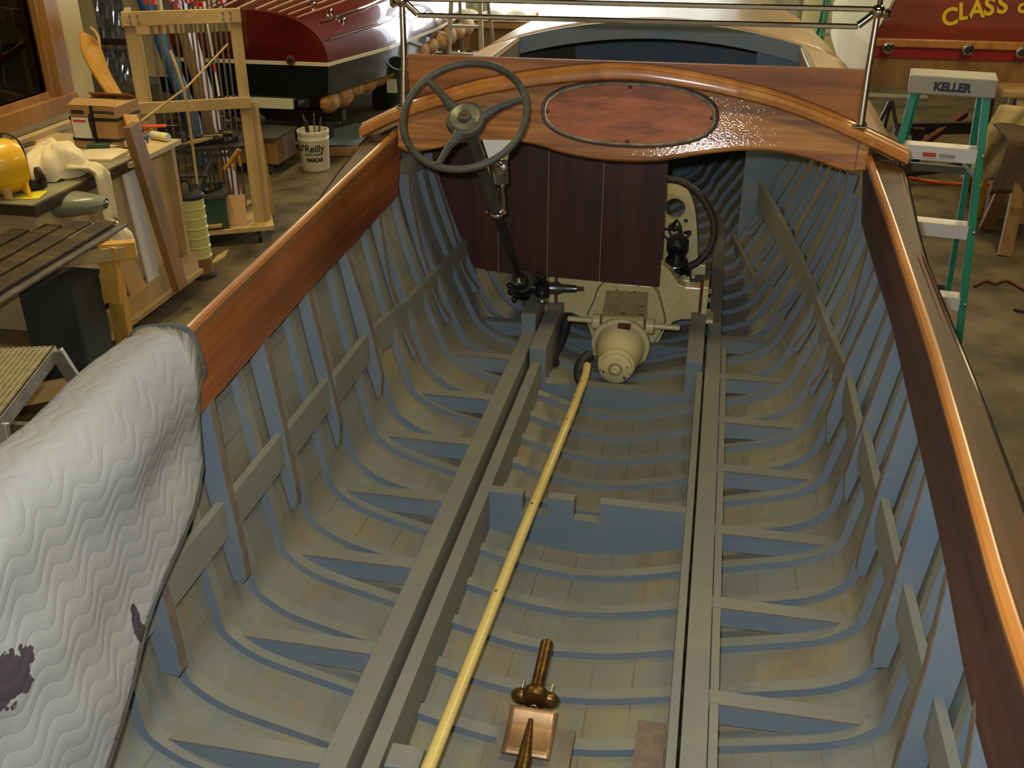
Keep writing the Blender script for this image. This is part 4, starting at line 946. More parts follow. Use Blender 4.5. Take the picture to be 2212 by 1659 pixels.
MB().bar(rp(0,1.60,-.5),rp(0,1.60,.02),.04,.07).build('side_rail','pine_y',rk)
for s in(.03,Lr-.02): MB().bar(rp(s,.12,-.5),rp(s,1.55,-.42),.07,.04,dn).build('rear_post','pine',rk)
MB().bar(rp(0,1.50,-.42),rp(Lr,1.50,-.42),.04,.08).build('rear_rail','pine_flat',rk)
MB().bar(rp(0,.55,-.45),rp(Lr,.55,-.45),.02,.03).build('rear_rail','steel',rk)
c_=[rp(-.05,.10,.12),rp(Lr+.08,.10,.12),rp(Lr+.08,.10,-.6),rp(-.05,.10,-.6)]
MB().prism(c_,(0,0,.035)).build('base_board','pine_flat',rk,bevel=.003)
for s,n in((.05,.05),(Lr-.03,.05),(Lr-.03,-.5),(.05,-.5)):
    p=rp(s,.05,n);cs=MB().lathe([(.05,-.014),(.05,.014)],p,du,16).build('caster','black_rubber',rk);MB().box(p+Vector((0,0,.03)),(.05,.06,.03)).build('caster_plate','steel',cs)
for s in(.04,.09,Lr-.05,Lr-.1):
    for z in(1.60,1.64): MB().lathe([(.008,0),(.008,.006)],rp(s,z,.05),dn,8).build('screw','steel',rk)
# one bar clamp, copied along the rack
def clamp(s,n,z0,z1,lab,jaw=True,r=.008,head='red_paint',ma='clamp_steel'):
    t=thing('bar_clamp',lab,'clamp',tuple(rp(s,z0,n)),'bar clamps standing in the pine rack')
    MB().tube([rp(s,z0,n),rp(s+.02,z1,n-.05)],r,8).build('bar',ma,t)
    p=rp(s+.02,z1-.03,n-.05);MB().box(p+dn*.03,(.022,.05,.03)).build('fixed_jaw',head,t)
    p=rp(s+.01,z0+(z1-z0)*.36,n);MB().box(p+dn*.03,(.028,.07,.035)).build('sliding_jaw','dark_clutter',t)
    MB().bar(p+dn*.05,p+dn*.05+Vector((0,0,-.12)),.008,.008,(1,0,0)).build('screw','steel',t)
    return t
ss=[.13,.18,.235,.29,.33,.365,.40,.43,.465,.50,.53,.56,.60,.64]
rng=random.Random(9)
proto=clamp(.13,-.3,.16,1.72,'long grey bar clamp with red head, one of the row standing in the pine rack')
for s in ss[1:]:
    r=proto.copy();COL.objects.link(r);d=rp(s,0,-.3+rng.uniform(-.04,.04))-rp(.13,0,-.3);d.z=rng.uniform(-.04,.05)
    for ch in list(proto.children):
        c=ch.copy();COL.objects.link(c);c.parent=r;c.matrix_parent_inverse=ch.matrix_parent_inverse.copy()
    r.location=Vector(proto.location)+d
wp=thing('white_pole','thin white pole with red and green bands standing in front of the bar clamps','pole',tuple(rp(.55,.3,-.1)))
MB().tube([rp(.55,1.07,-.05),rp(.53,1.70,-.1)],.008,8).build('pole','label_white',wp);MB().tube([rp(.545,1.24,-.055),rp(.542,1.29,-.06)],.0095,8).build('red_band','print_red',wp);MB().tube([rp(.541,1.30,-.06),rp(.54,1.34,-.06)],.0095,8).build('green_band','dark_green',wp)
# things on the rack base
cr=thing('tool_crate','dark green wooden crate of metal bits on the rack base','crate',tuple(rp(.42,.135,.0)))
a,b_,c,d=rp(.28,.137,.10),rp(.50,.137,.10),rp(.50,.137,-.22),rp(.28,.137,-.22)
MB().prism([a,b_,c,d],(0,0,.24)).build('crate_body','green_crate',cr,bevel=.004)
for p,q in((a,b_),(b_,c),(c,d),(d,a)): MB().bar(p+Vector((0,0,.25)),q+Vector((0,0,.25)),.03,.03).build('rim_strip','grey_iron',cr)
for k in range(6):
    p=rp(.30+.03*k,.39,.05-.03*k);MB().bar(p,p+Vector((rng.uniform(-.08,.08),rng.uniform(-.1,.1),rng.uniform(.01,.05))),.02,.02).build('metal_bit',rng.choice(['grey_iron','board_old','clamp_steel']),cr)
MB().tube([rp(.30,.40,.06),rp(.36,.50,-.02),rp(.44,.60,-.1)],.028,12).build('rubber_pipe','black_rubber',cr,smooth=True)
tag(MB().bar(rp(.56,.15,.06),rp(.57,.36,-.0),.14,.012,dn).build('cardboard_sheet','cardboard_pale'),'small square of tan cardboard leaning inside the rack base','cardboard')
cg=thing('caulking_gun','yellow-orange caulking gun hanging on the rack right post','caulking gun',tuple(rp(.6,.6,.0)))
MB().tube([rp(.64,.70,.03),rp(.52,.56,.03)],.018,10).build('cradle','amber_strap',cg,smooth=True);MB().bar(rp(.60,.66,.03),rp(.585,.55,.03),.02,.014,dn).build('trigger','amber_strap',cg);MB().bar(rp(.63,.69,.03),rp(.635,.58,.03),.022,.016,dn).build('handle','amber_strap',cg)
tag(MB().bar(rp(.18,.16,.09),rp(.45,.17,.10),.06,.02).build('wood_scrap','pine_flat'),'flat pine scrap lying at the front of the rack base','wood offcut')
for k,(s,z,l) in enumerate(((.36,.70,'broken pine sticks lying on the shelf behind the bar clamps'),)):
    t=thing('stick_bundle',l,'sticks',tuple(rp(s,z,-.35)))
    MB().prism([rp(.1,z-.03,-.1),rp(.68,z-.03,-.1),rp(.68,z-.03,-.5),rp(.1,z-.03,-.5)],(0,0,.02)).build('shelf','dark_clutter',t)
    for j in range(9): MB().bar(rp(.2+.04*j,z+.01+.006*j,-.12-.03*j),rp(.36+.035*j,z+.02+.008*j,-.2),.022,.015).build('stick',rng.choice(['pine_flat','board_old','grey_iron','red_paint'] if j<2 else ['pine_flat','board_old','grey_iron']),t)
# tarp roll and post behind the rack
tag(MB().tube([(-4.55,8.0,2.0),(-4.1,7.6,1.35),(-3.75,7.3,.75),(-3.7,7.25,.4)],[.07,.06,.06,.05],12).build('tarp_roll','blue_tarp',smooth=True),'dark blue rolled tarpaulin leaning behind the rack left post','tarpaulin')
lean('timber_post',(-3.55,7.45,.0),(-4.12,7.9,1.95),.15,.08,'plank_brown','weathered reddish timber leaning behind the clamp rack','timber',up=(1,0,0))
# ================================================================ FLUID PUMP
pc=Vector((-3.10,5.95,0))
fp=thing('fluid_extractor','tall translucent yellow fluid extractor with black lid and T-handle','pump',tuple(pc))
MB().lathe([(.100,0),(.100,.02),(.084,.03)],pc,(0,0,1),28).build('base_ring','black_rubber',fp,smooth=True)
MB().lathe([(.080,.022),(.080,.14)],pc,(0,0,1),28).build('oil_fill','pump_oil',fp,smooth=True,label='brown oil in the bottom')
pr=[(.081,.138)]
for k in range(6):
    z=.14+k*.068;pr+=[(.081,z),(.086,z+.006),(.086,z+.012),(.081,z+.018)]
pr+=[(.082,.56)]
MB().lathe(pr,pc,(0,0,1),28).build('cylinder','pump_plastic',fp,smooth=True)
MB().lathe([(.088,.555),(.090,.575),(.075,.592),(.03,.600)],pc,(0,0,1),28).build('lid','black_rubber',fp,smooth=True)
MB().tube([pc+Vector((0.02,0,.59)),pc+Vector((.02,0,.69))],.009,8).build('plunger_rod','steel',fp);MB().tube([pc+Vector((-.09,-.03,.70)),pc+Vector((.12,.04,.70))],.012,8).build('t_handle','black_rubber',fp,smooth=True)
MB().tube(catmull([pc+Vector((-.07,0,.58)),pc+Vector((-.075,0,.64)),pc+Vector((-.03,0,.67)),pc+Vector((.01,0,.65)),pc+Vector((.01,0,.59))],6),.010,8).build('carry_handle','black_rubber',fp,smooth=True)
# ================================================================ BUCKET
bc=Vector((-3.36,8.76,0))
bu=thing('paint_bucket','white plastic bucket printed with black lettering standing on the floor with tools inside','bucket',tuple(bc))
MB().lathe([(.125,0),(.130,.01),(.142,.28),(.146,.285),(.146,.30),(.142,.305),(.144,.335),(.149,.337),(.149,.365),(.142,.368),(.136,.365),(.128,.10),(.12,.02)],bc,(0,0,1),36).build('pail','bucket_white',bu,smooth=True)
def wrap(r,cx,cy,a0):
    def f(p):
        a=a0+p.x/r;return Vector((cx+math.sin(a)*(r+p.z),cy-math.cos(a)*(r+p.z),p.y))
    return f
I3=Matrix.Identity(3)
va=math.atan2(-3.36-.295,8.76);a0=-.42+ .12
text('Reilly',.092,(0,0,.215),I3,'ink','lettering',bu,.0012,.002,wrap(.1395,bc.x,bc.y,.40),'CENTER',.95)
text("O'",.088,(0,0,.215),I3,'ink','lettering',bu,.0012,.0035,wrap(.1395,bc.x,bc.y,-.62),'CENTER',.9)
text('AUTO PARTS',.028,(0,0,.160),I3,'ink','lettering',bu,.0012,.001,wrap(.1375,bc.x,bc.y,.32),'CENTER',1)
text('NASCAR',.050,(0,0,.110),I3,'ink','lettering',bu,.0012,.003,wrap(.1355,bc.x,bc.y,.38),'CENTER',.8)
for k,(dx_,dy_,h,r,ma) in enumerate(((.05,.02,.20,.009,'steel'),(-.06,.03,.22,.008,'clamp_steel'),(-.03,-.04,.16,.02,'dark_clutter'),(.0,.06,.24,.008,'steel'))):
    MB().tube([bc+Vector((dx_*.4,dy_*.4,.1)),bc+Vector((dx_*1.6,dy_,.36+h*.6))],r,8).build('tool_handle',ma,bu)
# low wooden box left of the bucket
lb=thing('dolly_box','low brown wooden box on a dolly left of the white bucket','box',(-3.95,8.55,0))
MB().mm((-4.42,8.45,.10),(-3.60,8.9,.33)).build('box_body','plank_brown',lb,bevel=.004);MB().mm((-4.46,8.42,.33),(-3.58,8.92,.35)).build('box_lid','grey_iron',lb)
for x in(-4.3,-3.7): MB().lathe([(.045,-.015),(.045,.015)],(x,8.5,.045),(1,0,0),14).build('caster','black_rubber',lb)
t=thing('scrap_heap','dark tangle of hand tools and pads heaped on the dolly box','clutter',(-3.9,8.6,.35));t['kind']='stuff'
for k in range(16):
    p=Vector((-4.3+rng.uniform(0,.65),8.5+rng.uniform(0,.3),.37+rng.uniform(0,.12)));MB().bar(p,p+Vector((rng.uniform(-.12,.12),rng.uniform(-.1,.1),rng.uniform(-.0,.10))),.05,.03).build('scrap',rng.choice(['dark_clutter','black_rubber','grey_iron','clamp_steel']),t)
for i,(x,y,w_,h,l) in enumerate(((-3.05,9.8,.46,.30,'light grey-blue board lying on the floor behind the bucket'),)):
    tag(MB().prism([(-3.9,9.4,.05),(-2.85,9.5,.05),(-2.75,10.3,.05),(-3.5,10.3,.05)],(0,0,.03)).build('flat_board','pale_blue'),l,'board')
tag(MB().bar((-3.4,9.2,.05),(-2.5,9.45,.05),.06,.08).build('floor_timber','plank_brown'),'brown timber lying on the floor right of the bucket','timber')
tc_=Vector((-3.0,10.6,0))
tb=thing('trash_barrel','large dark green barrel with open top behind the dash left end','barrel',tuple(tc_))
MB().lathe([(.24,0),(.29,.62),(.31,.63),(.31,.66),(.28,.66),(.26,.3)],tc_,(0,0,1),32).build('barrel_body','dark_green',tb,smooth=True);MB().mm((-3.12,10.28,.42),(-3.02,10.32,.56)).build('label','label_white',tb)
# ================================================================ LEFT RED BOAT
rb=thing('red_runabout','dark red varnished barrel-back runabout with white waterline, stern towards the bench','boat',(-4.0,9.0,.5))
def rbx(y): # outline: half widths grow forward
    return interp(y,[9,10,11.5,13],[.87,1.08,1.15,1.05])
cx0=-4.12
def rbc(y): return cx0+interp(y,[9,13],[0,.15])
def arch(y,n=26):
    w_=rbx(y);zc=interp(y,[9,10.5,13],[.44,.56,.66]);out=[]
    for i in range(n+1):
        a=math.pi*i/n;c_,s_=math.cos(a),max(0.0,math.sin(a));out.append(Vector((rbc(y)-w_*math.copysign(abs(c_)**.75,c_),y,.93+zc*s_**.85)))
    return out
ysb=list(np.linspace(9.0,13,16));rows=[arch(y) for y in ysb]
hu=MB().grid(rows).build('hull_upper','red_hull',rb,smooth='all')
MB().prism(arch(9.0),(0,.02,0)).build('transom','red_hull',rb)
k=0
for off in(.0,):
    rows=[];rows2=[]
    for y in ysb:
        w_=rbx(y);c_=rbc(y)
        rows.append([Vector((c_-w_,y,.93)),Vector((c_-w_*1.0,y,.895)),Vector((c_,y,.895)),Vector((c_+w_,y,.895)),Vector((c_+w_,y,.93))])
        rows2.append([Vector((c_-w_,y,.895)),Vector((c_-w_*.97,y,.60)),Vector((c_,y,.46)),Vector((c_+w_*.97,y,.64)),Vector((c_+w_,y,.895))])
    MB().grid([[p+Vector((0,-.004,0)) if i==0 else p for p in r] for i,r in enumerate(rows)]).build('waterline_stripe','boat_white',rb)
    MB().prism(rows[0],(0,-.006,0)).build('transom_stripe','boat_white',rb)
    MB().grid(rows2).build('hull_bottom','boat_black',rb,smooth=True);MB().prism(rows2[0],(0,.01,0)).build('transom_bottom','boat_black',rb)
rows=[]
for y in np.linspace(9.05,13,12):
    w_=rbx(y);c_=rbc(y);rows.append([Vector((c_+w_*.55,y,.50)),Vector((c_+w_*.96,y,.632))])
MB().mm((-4.3,8.95,.50),(-3.62,8.99,.59)).build('bottom_fairing','boat_white',rb)
for i in range(8,19): # deck seams
    MB().tube([rows_[i]+Vector((0,0,.004)) for rows_ in [arch(y) for y in np.linspace(9.06,11.4,10)]],.004,6).build('deck_seam','pin_line',rb)
for i in(17,19,21):
    p=arch(9.5)[i];MB().ball(p+Vector((0,0,.02)),.035,10,6,(1.4,.7,.5)).build('deck_cleat','chrome',rb,smooth=True)
for i,(ya,yb2) in((20,(9.2,10.6)),(23,(9.1,10.4))):
    MB().tube([arch(y)[i]+Vector((.012,0,.012)) for y in np.linspace(ya,yb2,8)],.010,8).build('side_strip','chrome',rb,smooth=True)
c_=ay(628,130,8.99);MB().lathe([(.045,0),(.045,.012),(.026,.014),(.026,.002)],c_,(0,-1,0),20).build('exhaust_outlet','rust',rb);MB().lathe([(.026,.013),(.02,.014)],c_,(0,-1,0),16).build('exhaust_bore','black_rubber',rb)
for x in(-4.7,-3.6):
    for y in(9.6,11.5): MB().mm((x-.08,y-.1,0),(x+.08,y+.1,.56)).build('support_block','dark_clutter',rb)
MB().mm((-5.1,9.4,.30),(-3.3,9.5,.40)).build('cradle_beam','dark_clutter',rb);MB().mm((-5.1,9.3,.30),(-3.3,9.33,.315)).build('cradle_rail','steel',rb)
mat('foam_pad',(176,132,64),.8,c2=(130,90,44),scale=14,bump=.5,bscale=18)
for k in range(14):
    p=Vector((-3.28+.045*k,9.2+.24*k,.56+.022*k));MB().ball(p+Vector((-.05,0,-.02)),.12,10,7,(.7,1.9,rng.uniform(.7,1.0)),).build('cradle_padding','foam_pad',rb,smooth=True)
# ================================================================ RIGHT BOAT with lettering
YT=8.6
rt=thing('lettered_boat','red-brown varnished boat stern with yellow lettering and chrome exhaust rings','boat',(2.3,YT,.6))
a=ay(1960,0,YT);b1=ay(1880,85,YT)
xl=ay(1885,90,YT).x
def zt_(v_): return ay(2050,v_,YT).z
P=[(xl,zt_(93)),(xl+.02,zt_(93)),(xl+1.9,zt_(93)),(xl+1.9,2.15),(xl+.30,2.15),(xl+.16,zt_(-20)),(xl+.06,zt_(50))]
MB().prism([Vector((x,YT,z)) for x,z in P],(0,.04,0)).build('transom','red_hull2',rt)
MB().mm((xl-.02,YT-.03,zt_(104)),(xl+1.9,YT+.02,zt_(86))).build('splash_rail','trim_orange',rt,bevel=.008)
MB().mm((xl-.02,YT-.01,zt_(128)),(xl+1.9,YT+.04,zt_(104))).build('bottom_stripe','red_bottom',rt)
MB().prism([Vector((xl-.02,YT,zt_(128))),Vector((xl+.02,YT,zt_(192))),Vector((xl+1.9,YT,zt_(205))),Vector((xl+1.9,YT,zt_(128)))],(0,.04,0)).build('lower_planking','plank_brown',rt)
rows=[]
for y,w_ in((YT,0),(YT+1.5,-.10),(YT+2.8,-.05)):
    rows.append([Vector((xl+w_,y,zt_(192))),Vector((xl-.02+w_,y,zt_(104))),Vector((xl+.06+w_,y,zt_(50)+.05)),Vector((xl+.30+w_,y,2.2))])
MB().grid(rows).build('side_planking','wall_cream',rt,label='bare pale side planking')
for px in((1918,103),(2090,107),(2206,113)):
    p=ay(*px,YT-.03);MB().lathe([(.040,0),(.046,.01),(.044,.02),(.026,.024),(.024,.0)],p,(0,-1,0),24).build('exhaust_ring','chrome',rt,smooth=True);MB().lathe([(.024,.018),(.02,.02)],p,(0,-1,0),16).build('exhaust_bore','black_rubber',rt)
R=basis((1,0,0),(0,0,1))
for ch,px,rot,sz in(('C',(2052,38),12,.205),('L',(2082,26),10,.205),('A',(2110,22),7,.205),('S',(2137,16),5,.205),('S',(2166,12),4,.205),('o',(2210,14),2,.16)):
    q=Matrix.Rotation(-math.radians(-rot),3,'Z');text(ch,sz*.86,ay(*px,YT-.006),R@q,'gold','letter',rt,.002,.005,None,'CENTER',.95)
for (u_,v_,ch) in():pass
# trestle and trailer bits under it
t=thing('boat_trailer','dark trailer frame with fenders under the lettered boat','trailer',(2.6,9.6,0))
MB().bar((1.9,9.6,.42),(4.2,9.9,.50),.08,.10).build('cross_beam','dark_clutter',t);MB().bar((1.75,8.9,.20),(2.55,9.9,.52),.05,.05).build('tongue','rust',t)
for x in(2.1,3.6): MB().mm((x-.05,9.5,0),(x+.05,9.6,.45)).build('leg','dark_clutter',t)
MB().tube(catmull([(1.8,9.2,.10),(2.4,9.4,.15),(2.9,9.9,.3),(3.0,10.2,.62)],6),.035,10).build('drain_hose','hose_brown',t,smooth=True)
t=thing('tripod_stand','small dark tripod stand beside the deck edge right of the boat','stand',(1.85,9.4,0))
for dx_,dy_ in((-.25,-.1),(.25,-.1),(0,.3)): MB().bar((1.8+dx_,9.4+dy_,0),(1.8,9.4,.72),.03,.03,(0,1,0)).build('leg','grey_iron',t)
MB().mm((1.55,9.32,.72),(2.1,9.48,.75)).build('top_plate','alum',t)
# ================================================================ STEPLADDER, right
ld=thing('stepladder','green fibreglass stepladder with aluminium steps standing right of the boat','ladder',(1.25,4.2,0))
an=math.radians(-9);ux=Vector((math.cos(an),math.sin(an),0));un=Vector((math.sin(an),-math.cos(an),0))
cT=Vector((1.185,4.22,0))
def hw(z): return interp(z,[0,.9,1.5,1.8],[.285,.212,.150,.128])
def lp(s,z,n=0): return cT+ux*s+un*n+Vector((0,0,z))
for sx in(-1,1):
    for z0_,z1_ in((0,.9),(.9,1.5),(1.5,1.76)): pass
    MB().bar(lp(sx*(hw(0)+.0),0,.05),lp(sx*hw(1.76),1.735,0),.028,.075,un).build('rail','ladder_green',ld,bevel=.003)
    MB().bar(lp(sx*.115,1.72,-.10),lp(sx*.235,0,-.80),.022,.05,un).build('rear_rail','ladder_green',ld)
cp=lp(0,1.765,-.03);Rl=Matrix((ux,-un,Vector((0,0,1)))).transposed()
MB().box(cp,(.315,.17,.07),Rl).build('top_cap','ladder_grey',ld,bevel=.006)
text('KELLER',.043,lp(.0,1.762,.057),Matrix((ux,Vector((0,0,1)),un)).transposed(),'ink','lettering',ld,.001,.0022,None,'CENTER',.95)
for z in(1.53,1.225,.92,.615,.31):
    f=(1.76-z)/1.76;w_=hw(z)-.012-.02*0;w_=(hw(0)*f+hw(1.76)*(1-f))-.014;p=lp(0,z,.05*f+.005)
    st=MB().box(p,(2*w_,.075,.004),Rl).box(p+un*.037+Vector((0,0,-.025)),(2*w_,.004,.055),Rl).box(p-un*.037+Vector((0,0,-.012)),(2*w_,.004,.028),Rl).build('step','alum_paint',ld)
    for sx in(-1,1):
        MB().ball(lp(sx*(w_+.022),z-.02,.05*f+.045),.006,8,5).build('rivet','alum',st)
        if z>1.4: MB().bar(lp(sx*(w_+.01),z-.11,.02),lp(sx*(w_-.07),z-.03,.02),.012,.004,un).build('gusset_brace','alum',ld)
    MB().box(lp(0,z-.14,-.10-.70*f),(2*(.112+.11*f),.02,.03),Rl).build('rear_bar','grey_iron',ld)
q=lp(-.035,1.502,.060);MB().box(q,(.05,.002,.016),Rl).build('warning_label','print_red',ld);MB().box(lp(.03,1.502,.060),(.06,.002,.012),Rl).build('rating_label','ladder_grey',ld)
# orange hose ring on the floor
rc=az(2060,382,0)
tag(MB().tube([rc+Vector((.50*math.cos(t),.30*math.sin(t)+.02,.012)) for t in np.linspace(0,2*math.pi,60,endpoint=False)],.016,10,closed=True).build('orange_hose','hose_orange',smooth=True),'loop of bright orange hose on the floor behind the ladder','hose')
tag(MB().tube(catmull([az(2170,378,0)+Vector((0,0,.014)),az(2212,385,0)+Vector((0,0,.014)),az(2260,400,0)+Vector((0,0,.014))],5),.014,10).build('orange_hose','hose_orange',smooth=True),'short run of orange hose at the right edge of the photo','hose')
tag(MB().tube(catmull([az(2105,618,.012),az(2128,607,.012),az(2150,612,.012),az(2175,606,.012),az(2212,625,.012),az(2240,640,.012)],5),.010,8).build('twisted_rope','rust',smooth=True),'dark twisted cord on the floor right of the ladder','cord')
tag(MB().tube(catmull([az(2190,668,.012),az(2212,672,.012),az(2235,665,.012)],5),.010,8).build('twisted_rope','black_rubber',smooth=True),'short dark cord end below the twisted cord','cord')
# covered stool
sc_=az(2190,470,0)
ch=thing('sawhorse','rough brown wooden sawhorse under the brown cover at the right edge','sawhorse',(2.9,7.8,0))
MB().mm((2.42,7.72,.66),(3.6,7.86,.78)).build('top_beam','plank_brown',ch)
for x,dx_ in((2.52,-.06),(3.45,.1)):
    for y,dy_ in((7.72,-.25),(7.86,.25)): MB().bar((x+dx_,y+dy_,0),(x,y,.68),.09,.04,(0,1,0)).build('leg','plank_brown',ch)
MB().mm((2.46,7.55,.22),(3.6,7.59,.34)).build('brace','plank_brown',ch);MB().mm((2.5,7.9,.42),(3.5,7.93,.50)).build('brace','plank_brown',ch)
rows=[]
for j in range(18):
    f=j/17;row=[]
    for i in range(22):
        g_=i/21;x=2.36+1.2*g_
        y=8.15-.5*min(f,.45)/.45 if f<.45 else 7.65-.05*(f-.45)
        z=.80 if f<.45 else .80-(f-.45)/.55*(.40-.20*g_)
        row.append(Vector((x-.10*max(0,f-.45)*(1-g_),y+.012*math.sin(i*.9+j*.4),z+.008*math.sin(i*1.3))))
    rows.append(row)
tag(MB().grid(rows).build('brown_cover','brown_felt',smooth='all',solid=.012),'brown felt cover draped over the sawhorse right of the ladder','cover')
lt=thing('beige_dropcloth','beige speckled cloth hanging from the pale table right of the ladder','cloth',(2.5,8.3,.5))
rows=[]
for j in range(14):
    f=j/13;rows.append([Vector((2.40-.20*f+.62*i/16*(1-.3*f),8.22-.1*f+.03*math.sin(i*1.2+f*3),.93-.55*f)) for i in range(17)])
MB().grid(rows).build('cloth_fall','beige_cloth',lt,smooth='all',solid=.01)
tbp=thing('pale_table','pale wooden table top with rounded edge at the right edge of the photo','table',(2.9,8.7,0))
MB().mm((2.42,8.30,.96),(4.0,9.3,1.03)).build('table_top','deck_tan',tbp,bevel=.02);MB().mm((2.55,8.32,.84),(4.0,8.38,.96)).build('apron','pine_flat',tbp)
for x in(2.55,3.8):
    for y in(8.4,9.2): MB().mm((x-.04,y-.04,0),(x+.04,y+.04,.9)).build('leg','plank_brown',tbp)
tag(MB().prism([az(2095,470,0),az(2118,470,0),az(2118,470,0)+Vector((0,.02,.42)),az(2095,470,0)+Vector((.06,.02,.42))],(0,.02,0)).build('wedge_shim','yellow_plastic'),'yellow wedge standing behind the ladder right rail','wedge')
# ================================================================ LEFT FOREGROUND: stand, boards, step platform
ys_=thing('yellow_sawhorse','pine sawhorse with yellow painted head carrying the old boards','sawhorse',(-2.75,4.3,0))
hd=Vector((-2.62,4.30,.80))
MB().bar((-2.85,4.56,0),(-2.72,4.40,.80),.09,.05,(0,1,0)).build('leg','pine_yellow',ys_,bevel=.003)
MB().bar((-2.74,4.37,.47),(-2.69,4.35,.80),.10,.04,(0,1,0)).build('gusset','pine_yellow',ys_,bevel=.003)
MB().bar((-2.74,4.34,.765),(-2.58,4.42,.765),.06,.085).build('head_block','pine_yellow',ys_,bevel=.003)
MB().bar((-3.3,4.05,.755),(-2.62,4.38,.755),.05,.07).build('top_beam','pine_flat',ys_,bevel=.003)
MB().bar((-3.32,3.75,0),(-3.22,4.0,.75),.09,.05,(0,1,0)).build('leg','pine',ys_,bevel=.003)
MB().bar((-3.4,3.62,.12),(-2.66,4.20,.12),.04,.10).build('foot_rail','pine_flat',ys_,bevel=.003)
MB().bar((-2.70,4.30,.02),(-2.9,3.3,.02),.10,.04).build('foot_board','pine_y',ys_,bevel=.003)
bt=thing('blue_pipe_frame','blue steel pipe stand under the old boards','stand',(-3.3,4.2,0))
for p,q in(((-3.36,4.0,0),(-3.36,4.0,.80)),((-3.36,4.0,.45),(-3.95,3.6,.45)),((-3.42,4.2,.0),(-3.42,4.2,.70))): MB().tube([p,q],.035,10).build('tube','blue_steel',bt,smooth=True)
MB().tube([(-3.33,3.98,.52),(-3.22,3.92,.52)],.03,12).build('pipe_end','rust',bt,smooth=True)
dbx=thing('dark_bin','dark grey panel-sided bin standing under the old boards','bin',(-2.95,4.9,0))
MB().mm((-3.10,4.12,.02),(-2.78,4.36,.64)).build('bin_body','dark_bin',dbx,bevel=.01);MB().mm((-3.11,4.11,.64),(-2.77,4.37,.655)).build('bin_top','dark_bin',dbx)
# boards
def board(p0,p1,w_,z,label):
    d=(Vector(p1)-Vector(p0));d.z=0;n=Vector((-d.y,d.x,0)).normalized()
    a=Vector((p0[0],p0[1],z));b_=Vector((p1[0],p1[1],z))
    return tag(MB().prism([a,b_,b_+n*w_,a+n*w_],(0,0,.014)).build('old_board','board_old',bevel=.002),label,'board','weathered boards across the sawhorse')
E0=az(268,478,.84);E1=az(0,640,.84);d=(E1-E0).normalized();E1=E0+d*2.2;n_=Vector((d.y,-d.x,0)) 
labs=['weathered brown board nearest the boat, its edge lit','second weathered brown board from the boat','third weathered board from the boat, with a square end','weathered board furthest from the boat under the grey fender']
for k in range(4):
    s0=[.04,.10,.20,.32][k];off=[.02,.125,.23,.335][k]
    p=E0+d*s0;q=E1;sgn=1 if (Vector((-d.y,d.x,0)).x<0) else -1
    n=Vector((-d.y,d.x,0))*(1 if Vector((-d.y,d.x,0)).x<0 else -1)
    a=p+n*off;b_=q+n*off;z=.84+.010*k
    a.z=b_.z=z
    tag(MB().prism([a,b_,b_+n*.095,a+n*.095],(0,0,.014)).build('old_board','board_old',bevel=.002),labs[k],'board','weathered boards across the sawhorse')
p=E0+Vector((.0,.0,0));n=Vector((-d.y,d.x,0))*(1 if Vector((-d.y,d.x,0)).x<0 else -1)
a=p-n*.02;b_=E1-n*.02;a.z=b_.z=.815
tag(MB().prism([a,b_,b_+n*.16,a+n*.16],(0,0,.014)).build('old_board','clamp_steel',bevel=.002),'grey board under the weathered brown ones, sticking out furthest','board')
gf=thing('grey_fender','smooth grey-green boat-shaped fender lying on the old boards','fender',(-3.1,4.75,.87))
rows=[]
c0=az(118,452,.88)
ax_=Vector((.97,.22,0)).normalized();ay_=Vector((-.22,.97,0))
for j in range(17):
    f=j/16;s_=-.34+.62*f;R_=.085*math.sqrt(max(0,1-((s_+.03)/.33)**2))+.004
    rows.append([c0+ax_*s_+ay_*(R_*1.3*math.cos(t))+Vector((0,0,R_*.8*math.sin(t)+.03)) for t in np.linspace(0,2*math.pi,16,endpoint=False)])
MB().grid(rows,True).add([],[]).build('fender_body','fender_grey',gf,smooth='all');MB().ball(c0+ax_*.27+Vector((0,0,.03)),.022,10,8).build('fender_tip','steel',gf,smooth=True)
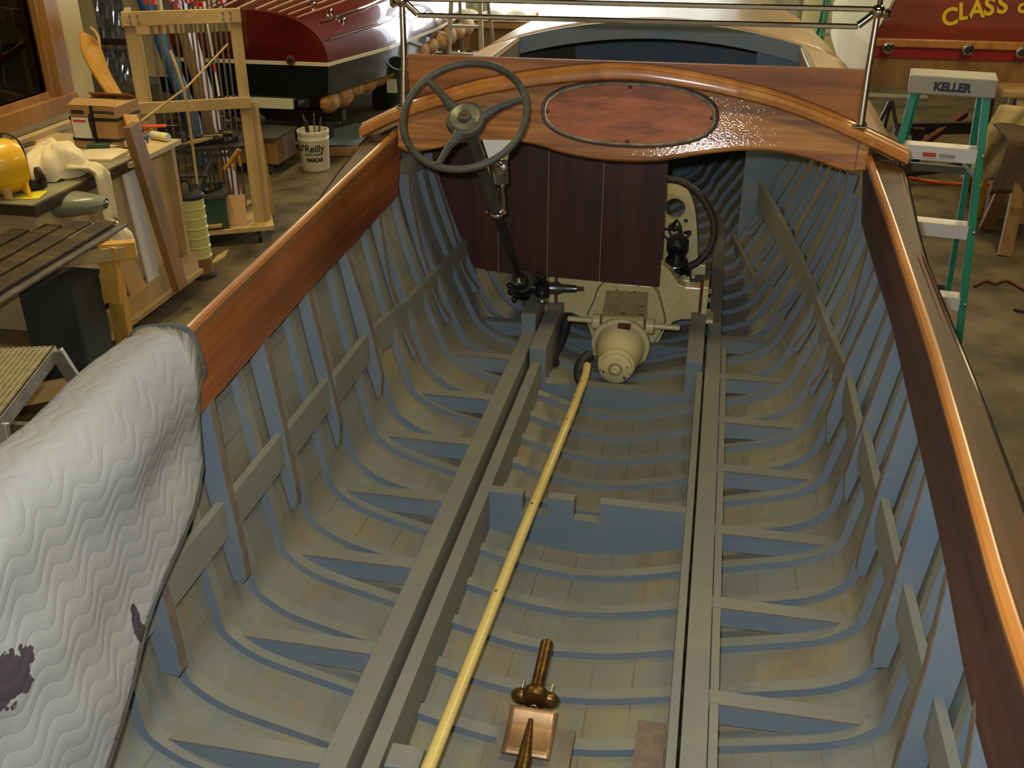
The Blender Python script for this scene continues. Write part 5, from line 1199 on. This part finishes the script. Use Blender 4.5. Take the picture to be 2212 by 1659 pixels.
# white sack on the bin
mb=ragpile('s',-2.93,4.62,.70,.15,.17,.10,'',8);tag(mb.build('white_sack','white_cloth',smooth='all'),'crumpled white sack under the old boards beside the yellow sawhorse head','sack')
# aluminium step platform
sp_=thing('step_platform','aluminium work platform with ribbed tread at the left edge of the photo','step stool',(-2.6,3.1,0))
c1=az(0,752,.74);c2=az(118,748,.74);c3=az(22,872,.74);dd=(c3-c2).normalized();c3=c2+dd*.62
wdt=.36;nn=Vector((-dd.y,dd.x,0));nn=nn if nn.x<0 else -nn
P=[c2,c2+dd*.62,c2+dd*.62+nn*wdt,c2+nn*wdt]
MB().prism(P,(0,0,-.012)).build('deck_plate','step_alum',sp_)
for k in range(17):
    a=c2+nn*(.012+wdt*k/17);MB().bar(a+dd*.01+Vector((0,0,.003)),a+dd*.61+Vector((0,0,.003)),.007,.006).build('tread_rib','step_alum',sp_)
MB().bar(P[0]+Vector((0,0,-.03)),P[1]+Vector((0,0,-.03)),.012,.06).build('side_rail','alum',sp_);MB().bar(P[0]+Vector((0,0,-.03)),P[3]+Vector((0,0,-.03)),.012,.06).build('side_rail','alum',sp_)
MB().bar(P[2]+Vector((0,0,-.03)),P[1]+Vector((0,0,-.03)),.012,.06).build('side_rail','alum',sp_)
for p,o_ in((P[0],(.22,.10,0)),(P[1],(.10,-.22,0)),(P[2],(-.2,-.12,0)),(P[3],(-.1,.2,0))):
    f=p+Vector(o_);f.z=0;MB().bar(p+Vector((0,0,-.02)),f,.055,.03,dd).build('leg','alum',sp_,bevel=.003)
MB().bar(P[0]+Vector((.12,.05,-.42)),P[3]+Vector((-.05,.1,-.42)),.03,.03).build('spreader','alum',sp_)

area('office_fill_light',(-4.6,5.2,2.7),(-4.7,5.4,1),.6,.8,26,WARM)  # unseen fill added to brighten the room behind the window pane

tag(MB().prism([az(452,575,0),az(470,553,0),az(494,540,0),az(486,556,0)],(0,0,.008)).build('wood_sliver','pine_flat'),'pale wood sliver lying on the floor right of the fluid extractor','wood offcut')
